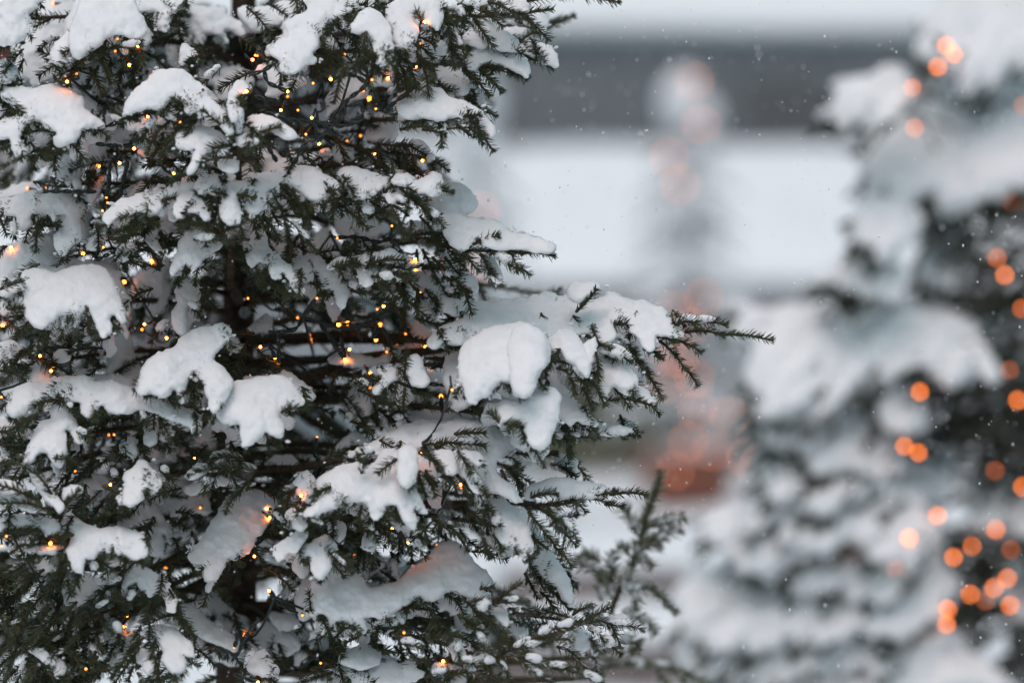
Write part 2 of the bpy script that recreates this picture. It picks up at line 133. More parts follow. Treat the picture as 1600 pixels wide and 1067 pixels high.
B(TJ,2.99,["330,920 380,930 410,980 380,1015 340,1000","180,850 260,870 330,920 330,950 260,900"],["200,560 120,660","340,560 240,640","480,560 400,660","560,600 480,700","680,560 560,640","620,660 700,760","720,700 740,820","500,760 420,860","600,780 640,880","260,720 180,820","120,720 60,840","440,880 520,1000","560,860 600,980","240,960 160,1060","80,920 40,1040","640,500 740,540","300,380 360,480","160,320 60,400","220,380 100,460","420,420 440,520","340,460 260,560","560,940 700,1010","20,640 60,760","130,860 60,960","300,1000 420,1060"],sn=.15,fill=22)
B(TJ,3.15,["1140,590 1210,590 1300,680 1400,740 1480,800 1460,860 1380,830 1260,770 1180,720","1490,850 1540,820 1600,860 1590,930 1640,990 1640,1067 1560,1040 1550,950 1500,900"],["1240,860 1340,960","1300,800 1380,900","1520,940 1560,1020","1160,800 1240,900"],edge=.5)
B(TJ,3.3,["1210,540 1300,500 1370,540 1440,620 1570,680 1600,760 1480,760 1350,700 1250,620"],["1390,640 1490,710"],edge=.2)
B(TJ,3.13,["400,480 480,410 560,390 600,440 560,520 470,570 410,560","620,430 680,380 720,420 690,480 640,470","230,570 300,550 340,600 270,620","380,760 430,700 480,740 500,800 430,830","660,720 720,670 790,790 770,900 720,970 700,900","-40,470 20,490 40,560 20,600 -40,590","60,560 100,560 130,620 110,640","240,340 300,290 360,330 280,380","60,240 160,190 200,230 100,280"],edge=.5)
import random as _r
_q=_r.Random(4)
def _tw(n,x0,x1,y0,y1,dx):
    out=[]
    for _ in range(n):
        x=_q.uniform(x0,x1); y=_q.uniform(y0,y1); l=_q.uniform(120,230); a=_q.uniform(-.5,.5)
        out.append('%d,%d %d,%d'%(x,y,x+l*(dx+a*.8),y+l*(.75-a*.3)))
    return [t.replace(',',' , ').replace(' , ',',') for t in out]
B(TJ,3.12,[],_tw(46,-20,420,330,980,-.55),stem="1300,200 800,420 300,560 0,700",sn=.1)
B(TJ,3.16,[],_tw(40,300,1000,420,980,-.35),stem="1350,400 1000,560 600,700 350,800",sn=.1)
B(TK,3.16,[],_tw(46,420,1350,520,960,.35),stem="100,350 500,520 900,700 1200,760",sn=.12)
B(TK,3.16,[],_tw(26,300,1300,-60,260,.3),stem="80,-120 500,20 900,120",sn=.12)
B(TG,3.17,[],_tw(26,0,900,560,1000,-.4),stem="1400,520 900,620 400,760 100,860",sn=.12)
# tile K
B(TK,3.05,["360,450 400,400 460,340 560,350 640,400 690,470 780,470 900,430 980,350 1060,300 1110,250 1160,200 1230,190 1290,230 1350,310 1440,380 1470,450 1400,480 1450,520 1350,530 1200,490 1120,540 1060,545 1030,510 960,560 880,600 800,660 720,640 660,660 685,740 640,750 610,690 540,690 470,700 410,760 460,690 430,620 350,640 340,540"],["1000,560 940,620","700,680 800,740","480,720 380,820","560,720 480,800","880,640 940,760","1060,560 1120,700","1200,520 1300,640","1320,560 1400,660","760,700 740,820","640,780 560,820","820,680 880,720"],edge=.8,cap=50)
B(TK,2.97,["115,240 150,200 230,150 290,90 315,120 290,190 250,235 200,240 160,290 120,280","280,290 310,220 390,170 440,150 480,190 470,270 450,340 420,410 370,400 345,330 345,270","200,0 280,-30 310,60 270,100 220,60"],["460,330 400,440","310,60 420,90","420,50 520,20","280,300 340,340","480,270 600,380","540,280 600,310"],edge=.6)
B(TK,3.0,["460,70 540,80 550,140 520,190 480,130","670,150 720,130 745,190 730,240 680,220","870,0 960,-30 1000,80 980,105 900,60"],["600,60 700,130","640,120 660,60","680,220 740,290","700,40 760,180","800,100 860,220","900,120 960,260","1020,60 1080,180","1100,40 1240,140","1200,80 1320,240","1320,0 1420,60","760,0 840,80","1000,180 1060,290","1180,20 1100,120"])
B(TK,3.25,["600,300 680,260 780,290 790,380 680,420 620,360","830,300 880,265 920,320 850,345","810,380 900,350 980,345 900,420 810,440","180,480 240,400 300,390 280,440 190,530"],["680,430 800,430","540,300 560,240"],edge=.2)
B(TK,3.22,["0,770 80,690 160,740 250,780 280,830 200,890 80,850 0,860 -60,860","240,960 270,870 340,820 330,860 270,940","100,640 200,640 250,690 160,720"],["140,820 200,960","100,880 180,1000","300,700 260,760"],edge=.4)
B(TK,3.06,["500,990 580,950 650,930 740,960 760,920 840,910 890,950 960,930 1000,990 1060,1020 900,1060 700,1100 560,1100 600,1040","520,930 600,860 680,830 760,890 760,940 640,970","300,1050 360,1010 480,990 520,1020 550,1060 540,1100 300,1100","-20,900 60,880 130,980 120,1030 40,1010 -40,980"],["460,820 540,900","340,980 460,1040","760,860 860,880","0,1030 120,1060","640,1060 740,1060","480,1000 300,1060"])
B(TK,2.98,["1370,700 1400,690 1425,760 1395,770","1440,620 1540,600 1570,660 1560,700 1500,650","1230,830 1270,815 1300,910 1250,920 1230,870","1200,1000 1260,970 1300,1020 1290,1100 1200,1100","1140,950 1200,950 1230,980 1160,990 1110,985","1300,950 1400,890 1450,880 1440,920 1350,980"],["1060,790 1270,780","1060,780 1240,760","1260,800 1280,940","1050,1030 1200,1000","1180,1030 1320,1000","1060,740 1180,740","1300,700 1440,760","900,820 1040,860","960,900 1080,940","860,760 960,820","1260,640 1380,700","1420,640 1540,720"],edge=.5)
# tiles H / L : right lower edge
B(TH,3.05,["400,600 450,560 560,520 680,525 740,545 860,555 930,590 850,610 720,620 640,630 560,610 480,605 430,640"],["430,635 600,610","540,690 760,650","700,645 920,660","900,670 1010,690","780,620 960,600","930,610 1165,615"],stem="300,660 420,690 700,650",edge=.3)
B(TH,3.0,["180,590 260,640 310,690 400,720 420,790 430,900 440,980 380,990 330,940 260,900 230,850 240,790 170,740"],["420,720 540,870","520,850 620,980","590,940 690,1065","500,690 620,830","590,800 720,930","560,700 660,800","640,770 725,900","90,640 180,760","380,1000 450,1010","180,790 250,800","200,860 260,960","140,880 180,1000"],edge=.5)
B(TH,3.1,["420,780 470,820 510,890 560,960 620,1050 660,1130 690,1200 700,1290 660,1260 600,1180 520,1120 470,1050 430,960","600,400 650,370 710,390 710,460 660,470 610,440","720,200 760,170 800,200 790,240 740,230"],["340,350 480,380","460,380 600,360","560,420 720,500","260,420 380,560","300,430 400,600","620,120 680,380","560,280 700,280","480,1120 620,1240","540,1180 680,1330","440,1060 520,1200","500,1220 580,1320","400,1100 480,1260"],edge=.4)
B(TL,2.98,["180,620 260,590 290,690 230,650"],["110,635 240,540","230,545 375,450","140,600 280,560","260,560 420,560","120,480 200,470","60,560 160,560"],stem="60,690 110,635 240,540",edge=.3,sn=.5)
B(TL,2.97,[],["230,920 350,850","330,855 500,770","480,780 620,720","600,730 760,690","340,860 520,830","500,830 700,800","230,920 130,840","245,900 290,770","100,970 230,920","0,940 120,960","330,900 430,980","420,970 560,1067","400,920 560,960","540,960 740,980","560,970 720,1010","700,1000 880,1067","250,940 300,1040","160,1000 260,1060","60,1000 160,1060"],stem="0,1060 230,920 760,690",sn=.75)
B(TL,3.05,["810,690 880,670 1000,640 1060,690 1100,720 1000,710 880,695","720,600 770,570 800,590 760,615","840,610 900,580 930,595 860,620"],["680,660 520,620","790,670 920,600","760,690 940,700","920,700 1140,735","700,640 810,590","800,730 900,800","880,790 1000,890","600,840 720,900","700,890 800,1000","420,640 560,610","380,600 480,640","540,700 440,720"],edge=.3)
B(TL,3.18,["690,740 750,730 810,790 800,850 750,870 700,820","320,700 400,690 410,760 340,760","-40,640 40,620 90,700 60,740 0,720"],["300,600 420,700","400,640 460,720","820,800 860,860"],edge=.3)
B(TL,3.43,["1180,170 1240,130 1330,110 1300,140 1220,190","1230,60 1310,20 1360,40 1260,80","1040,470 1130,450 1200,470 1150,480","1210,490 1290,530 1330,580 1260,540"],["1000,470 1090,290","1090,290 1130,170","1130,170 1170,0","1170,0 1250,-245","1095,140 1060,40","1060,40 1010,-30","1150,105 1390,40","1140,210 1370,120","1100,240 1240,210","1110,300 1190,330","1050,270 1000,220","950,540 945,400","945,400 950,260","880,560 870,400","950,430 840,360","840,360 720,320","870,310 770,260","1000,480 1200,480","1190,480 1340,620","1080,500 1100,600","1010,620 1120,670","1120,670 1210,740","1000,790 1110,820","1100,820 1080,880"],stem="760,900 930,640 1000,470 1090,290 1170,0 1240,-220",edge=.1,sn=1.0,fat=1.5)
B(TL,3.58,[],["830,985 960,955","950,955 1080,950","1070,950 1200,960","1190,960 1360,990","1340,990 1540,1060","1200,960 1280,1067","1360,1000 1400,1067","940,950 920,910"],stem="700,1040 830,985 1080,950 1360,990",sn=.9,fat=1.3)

# ---- lamps of the near tree (tile, "x,y[,stub end x,y]") ----
LEDS=[(TA,"333,22,500,22 735,243 720,322 478,463 420,512 808,408 925,730 1125,765 838,930,725,915 620,1040 747,1020 1540,573@3.2 860,290@3.13 1595,348 1578,375"),
(TB,"8,350 555,342,620,410 357,522 468,497,590,470 197,573,120,535 197,605 155,690 262,690 348,738 312,840,355,780 395,900 570,883 653,850 672,570 704,616 749,682 826,490 725,500 997,417,900,350 1030,273,970,240 1055,138 745,965 1040,1005"),
(TC,"172,108,270,128 283,105 665,167 672,200 640,250 518,518@3.13 642,475 948,567 775,695 903,958 881,993 1041,1045 1550,797 15,965 1085,18,1135,65 70,480"),
(TD,"507,420 849,345,845,425 995,553 1000,622 1022,757 797,846 757,865 380,797,300,920 260,918 515,962 571,952 775,961 330,1027 340,1055 935,1018 750,1055,740,980"),
(TG,"440,32 250,88 318,182 598,562 680,582 714,580 470,808 690,892 1213,728 1252,1036 8,345"),
(TI,"28,32 118,100 142,132,140,30 341,2 557,112,500,30@3.165 584,48 817,63 882,14 1062,33,1160,45@3.165 1092,170,1160,130 1225,300,1220,270 1157,342,1166,420@3.13 381,597,378,690 67,1042,140,1045@3.05 428,818,370,860 282,960 1278,892 1035,687 715,195 715,285 85,1098"),
(TJ,"40,150 315,195 10,210 1035,350 800,655 778,714 537,978 1537,775,1500,850 1466,842,1490,760 1333,847,1420,870 1590,275"),
(TK,"849,103 948,192 1132,203 615,267 82,490,120,530 290,643 404,942 925,752 1170,930 12,1062")]
CABLES=[(TB,3.08,["-40,470 50,440 110,400","50,440 70,510 120,540 190,570","-10,600 50,625 60,670 20,700","60,700 140,735 260,755 400,770 500,775 560,640 680,540 640,485 580,470 480,495","560,640 555,700 570,765 650,740","570,665 660,660 650,750 530,790 480,770","400,760 470,815 540,860","365,745 375,820 392,890","480,800 400,860 300,920 240,1020","75,920 130,1010","170,960 200,930","850,310 920,370 1000,415","700,540 690,440 640,400","820,680 1020,520"]),
(TA,3.14,["655,660 650,780 700,780 820,735 960,720","725,915 600,900","500,22 620,-10"]),
(TC,3.14,["690,-60 680,60 665,160","800,-60 770,60 750,165","1010,-30 1060,10 1130,65","600,130 500,130 270,128","600,560 680,520"]),
(TD,3.2,["500,418 640,415 760,445 850,420","420,740 300,900 240,990 80,1010","540,960 700,965 760,960 740,1050","620,960 660,1060","790,980 850,1090","400,960 480,1060 520,1100"]),
(TI,3.18,["1060,35 1180,50 1270,40","1090,170 1170,130 1270,130","1075,262 1200,268 1280,230 1260,180","1200,140 1225,300","1157,342 1165,425 1210,420","378,600 365,700 400,750 340,880 430,815","480,10 550,100","140,-40 145,130","80,10 120,100","530,-30 555,100","140,1045 220,1080"]),
(TK,3.16,["80,480 150,570 260,630","190,320 350,380 420,400"]),
(TJ,3.1,["1300,845 1420,870 1480,890 1540,770 1620,660","1490,760 1466,840","1460,1010 1600,1060"]),
(TG,3.16,["190,60 200,-20","270,-30 290,25 360,45 440,30","660,470 560,520","940,760 1060,860"])]

# ---- snow pads (px of the photograph) and lamps of the tree to the right ----
RPADS=["1285,165 1300,150 1350,150 1390,115 1400,100 1420,120 1430,160 1400,190 1340,185 1300,180",
"1440,30 1480,-20 1600,-20 1650,60 1600,110 1560,90 1520,140 1480,100 1440,80",
"1430,110 1500,130 1560,160 1620,180 1620,260 1560,280 1540,320 1480,310 1420,320 1370,300 1340,230 1400,220 1430,180",
"1390,230 1480,240 1600,180 1640,200 1640,330 1560,300 1510,290 1480,340 1440,320 1400,290",
"1340,300 1420,310 1440,370 1380,400 1350,370","1290,440 1350,400 1420,400 1440,440 1380,460",
"1440,360 1500,350 1530,390 1500,450 1450,430","1130,500 1200,480 1270,470 1350,458 1440,465 1510,490 1550,540 1560,590 1530,600 1500,560 1470,590 1440,560 1400,545 1370,600 1330,560 1290,600 1270,650 1220,660 1190,640 1180,600 1200,550",
"1190,640 1260,620 1290,590 1330,600 1310,660 1270,700 1210,690","1400,600 1440,590 1450,660 1420,680 1390,650",
"1180,760 1230,720 1290,700 1340,730 1400,740 1430,800 1390,850 1330,830 1280,850 1230,830 1170,820",
"1410,700 1470,680 1500,740 1460,790 1420,770","1510,770 1600,750 1650,780 1640,850 1580,830 1520,820",
"1130,880 1200,850 1290,850 1360,870 1420,850 1480,870 1500,920 1440,960 1400,1000 1340,960 1290,1000 1220,990 1150,1010 1090,1000 1060,960 1080,910",
"1060,1090 1100,1040 1180,1000 1280,990 1380,980 1470,970 1520,1010 1560,1090","1130,1000 1200,975 1300,950 1450,955 1500,1000 1400,1040 1280,1045 1160,1050","1180,880 1300,830 1420,800 1480,850 1400,900 1250,920","1240,660 1330,640 1400,690 1380,740 1280,730","1470,200 1580,120 1650,140 1640,260 1540,300","1200,690 1300,640 1420,700 1380,780 1250,790 1180,750","1060,1000 1150,940 1250,930 1300,1010 1200,1060 1080,1060","1330,720 1440,760 1480,830 1400,880 1320,830","1130,830 1180,780 1260,760 1350,790 1340,850 1240,870 1160,880","1290,850 1380,830 1440,860 1400,930 1320,920","1590,900 1640,900 1640,980 1600,960","1130,780 1190,790 1220,840 1150,850 1100,820"]
RLEDS="1478,72 1490,85 1465,105 1426,137 1429,200 1598,165 1580,317 1558,403 1570,430 1597,482 1577,578 1437,612 1590,625 1413,697 1435,707 1555,735 1330,808 1330,850 1396,884 1377,935 1490,870 1518,853 1556,827 1579,858 1574,903 1553,918 1516,928 1540,938 1481,951 1479,975 1598,760 1465,805 1578,945 1420,840"
CLEDS="1085,128 1095,195 1045,245 1062,290 1100,465 1055,485 1078,510 1042,545 1085,590 1060,560 1040,600 1090,640 1075,690 1112,705 1055,735 1165,715 1140,650"
# ------------------------------------------------------------------ helpers
def W(px,py,d):
    """point of the place seen at photo position px,py at distance d"""
    px=np.asarray(px,float); py=np.asarray(py,float); d=np.asarray(d,float)
    px,py,d=np.broadcast_arrays(px,py,d)
    return np.stack([(px-800)/1600*K*d, d, CZ-(py-533.5)/1600*K*d],-1)
def unit(v): return v/np.maximum(np.linalg.norm(v,axis=-1,keepdims=True),1e-9)
def hash3(i,j,k,seed):
    h=(i*374761393+j*668265263+k*2147483647+seed*974711)&0xffffffff
    h=((h^(h>>13))*1274126177)&0xffffffff
    return ((h^(h>>16))&0xffff)/65535.0
def noise(p,scale,seed=0):
    q=np.asarray(p)*scale+1000.0
    i=np.floor(q).astype(np.int64); f=q-i; f=f*f*(3-2*f)
    r=0
    for a in (0,1):
        for b in (0,1):
            for c in (0,1):
                w=(f[...,0] if a else 1-f[...,0])*(f[...,1] if b else 1-f[...,1])*(f[...,2] if c else 1-f[...,2])
                r=r+w*hash3(i[...,0]+a,i[...,1]+b,i[...,2]+c,seed)
    return r*2-1
def fbm(p,scale,seed=0): return noise(p,scale,seed)+.5*noise(p,scale*2.1,seed+1)+.25*noise(p,scale*4.3,seed+2)
def resample(pts,n):
    pts=np.asarray(pts,float)
    if len(pts)>2:     # Catmull-Rom
        P=np.vstack([2*pts[0]-pts[1],pts,2*pts[-1]-pts[-2]]); out=[]
        for s in range(len(pts)-1):
            p0,p1,p2,p3=P[s:s+4]
            for t in np.linspace(0,1,8,endpoint=False):
                out.append(.5*((2*p1)+(-p0+p2)*t+(2*p0-5*p1+4*p2-p3)*t*t+(-p0+3*p1-3*p2+p3)*t**3))
        pts=np.array(out+[pts[-1]])
    L=np.concatenate([[0],np.cumsum(np.linalg.norm(np.diff(pts,axis=0),axis=1))])
    t=np.linspace(0,L[-1],n)
    return np.stack([np.interp(t,L,pts[:,k]) for k in range(pts.shape[1])],1)
def plen(p): return float(np.linalg.norm(np.diff(p,axis=0),axis=1).sum())
def mesh_from(name,V,F,mat,smooth=True):
    """V (n,3); F list of (m,k) index arrays"""
    me=bpy.data.meshes.new(name)
    F=[np.asarray(f,np.int32) for f in F if len(f)]
    me.vertices.add(len(V)); me.vertices.foreach_set('co',np.asarray(V,np.float32).ravel())
    nl=sum(f.size for f in F); npol=sum(len(f) for f in F)
    me.loops.add(nl); me.polygons.add(npol)
    me.loops.foreach_set('vertex_index',np.concatenate([f.ravel() for f in F]))
    tot=np.concatenate([np.full(len(f),f.shape[1],np.int32) for f in F])
    st=np.concatenate([[0],np.cumsum(tot)[:-1]]).astype(np.int32)
    me.polygons.foreach_set('loop_start',st); me.polygons.foreach_set('loop_total',tot)
    me.polygons.foreach_set('use_smooth',np.full(npol,smooth))
    me.update(calc_edges=True); me.validate()
    if mat: me.materials.append(mat)
    return me
def link(name,data,parent=None,loc=None):
    o=bpy.data.objects.new(name,data); COL.objects.link(o)
    if parent: o.parent=parent
    if loc is not None: o.location=loc
    return o
def tag(o,label=None,cat=None,group=None,kind=None):
    if label: o['label']=label
    if cat: o['category']=cat
    if group: o['group']=group
    if kind: o['kind']=kind
    return o
class MB:
    def __init__(s): s.V=[]; s.T=[]; s.Q=[]; s.n=0
    def add(s,V,T=None,Q=None):
        V=np.asarray(V,float)
        if T is not None and len(T): s.T.append(np.asarray(T)+s.n)
        if Q is not None and len(Q): s.Q.append(np.asarray(Q)+s.n)
        s.V.append(V); s.n+=len(V)
    def tube(s,pts,rad,k=6,cap=True):
        pts=np.asarray(pts,float); n=len(pts); rad=np.broadcast_to(np.asarray(rad,float),(n,))
        t=unit(np.gradient(pts,axis=0))
        ref=np.array([0,0,1.0]) if abs(t[:,2]).mean()<.8 else np.array([1.0,0,0])
        a=unit(np.cross(t,ref)); b=np.cross(t,a)
        ang=np.arange(k)/k*2*math.pi
        ring=a[:,None]*np.cos(ang)[None,:,None]+b[:,None]*np.sin(ang)[None,:,None]
        V=(pts[:,None]+ring*rad[:,None,None]).reshape(-1,3)
        i=np.arange(n-1)[:,None]*k; j=np.arange(k)[None]; j2=(j+1)%k
        Q=np.stack([i+j,i+j2,i+k+j2,i+k+j],-1).reshape(-1,4)
        T=[]
        if cap:
            V=np.vstack([V,pts[0]-t[0]*rad[0]*.6,pts[-1]+t[-1]*rad[-1]*.6]); c0=n*k; c1=c0+1
            jj=np.arange(k); T=np.vstack([np.stack([np.full(k,c0),(jj+1)%k,jj],1),np.stack([np.full(k,c1),(n-1)*k+jj,(n-1)*k+(jj+1)%k],1)])
        s.add(V,T,Q)
    def box(s,lo,hi):
        x0,y0,z0=lo; x1,y1,z1=hi
        V=[(x0,y0,z0),(x1,y0,z0),(x1,y1,z0),(x0,y1,z0),(x0,y0,z1),(x1,y0,z1),(x1,y1,z1),(x0,y1,z1)]
        s.add(V,None,[(0,3,2,1),(4,5,6,7),(0,1,5,4),(1,2,6,5),(2,3,7,6),(3,0,4,7)])
    def mesh(s,name,mat,smooth=True):
        F=[]
        if s.T: F.append(np.concatenate(s.T))
        if s.Q: F.append(np.concatenate(s.Q))
        return mesh_from(name,np.concatenate(s.V),F,mat,smooth)
    def obj(s,name,mat,parent=None,smooth=True): return link(name,s.mesh(name,mat,smooth),parent)

# ------------------------------------------------------------------ materials
def material(name): 
    m=bpy.data.materials.new(name); m.use_nodes=True; nt=m.node_tree
    b=nt.nodes['Principled BSDF']; return m,nt,b
def N(nt,t,**kw):
    n=nt.nodes.new(t)
    for k,v in kw.items():
        if k in n.inputs.keys(): n.inputs[k].default_value=v
        else: setattr(n,k,v)
    return n
def noise_mat(name,c1,c2,scale=30,rough=.8,bump=0,bscale=200,spec=.3,detail=4):
    m,nt,b=material(name)
    tc=N(nt,'ShaderNodeTexCoord'); nz=N(nt,'ShaderNodeTexNoise',Scale=scale,Detail=detail)
    nt.links.new(tc.outputs['Object'],nz.inputs['Vector'])
    r=N(nt,'ShaderNodeValToRGB'); r.color_ramp.elements[0].color=(*c1,1); r.color_ramp.elements[1].color=(*c2,1)
    r.color_ramp.elements[0].position=.35; r.color_ramp.elements[1].position=.65
    nt.links.new(nz.outputs['Fac'],r.inputs['Fac']); nt.links.new(r.outputs['Color'],b.inputs['Base Color'])
    b.inputs['Roughness'].default_value=rough; b.inputs['Specular IOR Level'].default_value=spec
    if bump:
        n2=N(nt,'ShaderNodeTexNoise',Scale=bscale,Detail=7.0,Roughness=.72); bp=N(nt,'ShaderNodeBump',Strength=bump,Distance=.004)
        nt.links.new(tc.outputs['Object'],n2.inputs['Vector']); nt.links.new(n2.outputs['Fac'],bp.inputs['Height']); nt.links.new(bp.outputs['Normal'],b.inputs['Normal'])
    return m
def emit_mat(name,col,strength):
    m,nt,b=material(name); b.inputs['Base Color'].default_value=(*col,1)
    b.inputs['Emission Color'].default_value=(*col,1); b.inputs['Emission Strength'].default_value=strength
    return m
M={}
M['snow']=noise_mat('snow',(.82,.83,.845),(.87,.88,.89),60,.75,.5,380,.2)
M['far_snow']=noise_mat('far_snow',(.80,.83,.86),(.85,.87,.89),1.2,.8,0)
M['bark']=noise_mat('bark',(.03,.021,.016),(.075,.05,.036),90,.9,.9,160,.2)
M['twig']=noise_mat('twig_bark',(.04,.028,.018),(.085,.055,.03),120,.85)
def needle_material(name,dark,light,frost):
    m,nt,b=material(name)
    tc=N(nt,'ShaderNodeTexCoord'); nz=N(nt,'ShaderNodeTexNoise',Scale=45.0,Detail=5.0)
    nt.links.new(tc.outputs['Object'],nz.inputs['Vector'])
    r=N(nt,'ShaderNodeValToRGB'); r.color_ramp.elements[0].color=(*dark,1); r.color_ramp.elements[1].color=(*light,1)
    r.color_ramp.elements[0].position=.35; r.color_ramp.elements[1].position=.68
    nt.links.new(nz.outputs['Fac'],r.inputs['Fac'])
    # snow dust that lies on the upper side of some needles
    g=N(nt,'ShaderNodeNewGeometry'); sx=N(nt,'ShaderNodeSeparateXYZ'); nt.links.new(g.outputs['True Normal'],sx.inputs[0])
    n2=N(nt,'ShaderNodeTexNoise',Scale=22.0,Detail=6.0); nt.links.new(tc.outputs['Object'],n2.inputs['Vector'])
    a=N(nt,'ShaderNodeMath',operation='ADD'); nt.links.new(sx.outputs['Z'],a.inputs[0]); nt.links.new(n2.outputs['Fac'],a.inputs[1])
    mr=N(nt,'ShaderNodeMapRange'); mr.inputs['From Min'].default_value=frost; mr.inputs['From Max'].default_value=frost+.12
    nt.links.new(a.outputs[0],mr.inputs['Value'])
    mx=N(nt,'ShaderNodeMixRGB'); mx.inputs['Color2'].default_value=(.78,.8,.83,1)
    nt.links.new(mr.outputs[0],mx.inputs['Fac']); nt.links.new(r.outputs['Color'],mx.inputs['Color1'])
    nt.links.new(mx.outputs[0],b.inputs['Base Color']); b.inputs['Roughness'].default_value=.5; b.inputs['Specular IOR Level'].default_value=.35
    return m
M['needle']=needle_material('needles',(.020,.031,.014),(.062,.078,.032),1.52)
M['needle_frost']=needle_material('frosted_needles',(.022,.030,.014),(.070,.075,.030),1.24)
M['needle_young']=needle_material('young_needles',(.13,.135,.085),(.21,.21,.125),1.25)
M['needle_far']=needle_material('far_needles',(.022,.032,.02),(.05,.062,.036),1.48)
M['cable']=noise_mat('cable',(.006,.012,.011),(.012,.022,.019),80,.4,0,200,.5)
M['led']=emit_mat('warm_led',(1.0,.195,.018),70)
M['led2']=emit_mat('warm_led_dim',(1.0,.27,.04),5)
M['led_right']=emit_mat('warm_led_right',(1.0,.21,.024),13)
M['led_right2']=emit_mat('warm_led_right_dim',(1.0,.20,.022),7)
M['led_right3']=emit_mat('warm_led_right_faint',(1.0,.19,.02),3.5)
M['globe']=emit_mat('orange_globe',(1.0,.25,.09),7)
M['grey_wood']=noise_mat('grey_haze_lifted_boards',(.19,.205,.22),(.25,.265,.28),3,.85)  # grey made lighter so the colour carries the snowfall haze over the hall
M['pale_wall']=noise_mat('pale_plaster',(.36,.37,.38),(.42,.42,.43),1.5,.9)
M['olive']=noise_mat('olive_paint',(.075,.075,.05),(.11,.105,.07),2,.7)
M['brown_wood']=noise_mat('brown_timber',(.15,.12,.12),(.21,.175,.17),6,.85)
M['red']=noise_mat('red_paint',(.25,.085,.05),(.33,.115,.07),4,.7)
M['dark_glass']=noise_mat('dark_glass',(.13,.135,.145),(.17,.175,.185),2,.3)
M['banner']=noise_mat('red_cloth',(.30,.03,.012),(.36,.045,.02),3,.8)

# ------------------------------------------------------------------ snow pads: inflated lumps of snow lying on the drooping twigs
def parse(s): return np.array([[float(c) for c in p.split(',')] for p in s.split()])
def sdf_poly(P,poly):
    A=poly; Bq=np.roll(poly,-1,0)
    d2=np.full(len(P),1e18); ins=np.zeros(len(P),bool)
    for a,b in zip(A,Bq):
        e=b-a; w=P-a; t=np.clip((w@e)/max(e@e,1e-9),0,1); q=w-t[:,None]*e
        d2=np.minimum(d2,(q*q).sum(1))
        c=((a[1]>P[:,1])!=(b[1]>P[:,1]))
        with np.errstate(divide='ignore',invalid='ignore'):
            xi=(b[0]-a[0])*(P[:,1]-a[1])/(b[1]-a[1])+a[0]
        ins^=(c&(P[:,0]<xi))
    d=np.sqrt(d2); return np.where(ins,d,-d)
def smooth_closed(poly):
    n=len(poly); out=[]
    for s in range(n):
        p0,p1,p2,p3=poly[s-1],poly[s],poly[(s+1)%n],poly[(s+2)%n]
        for t in (0,.25,.5,.75):
            out.append(.5*((2*p1)+(-p0+p2)*t+(2*p0-5*p1+4*p2-p3)*t*t+(-p0+3*p1-3*p2+p3)*t**3))
    return np.array(out)
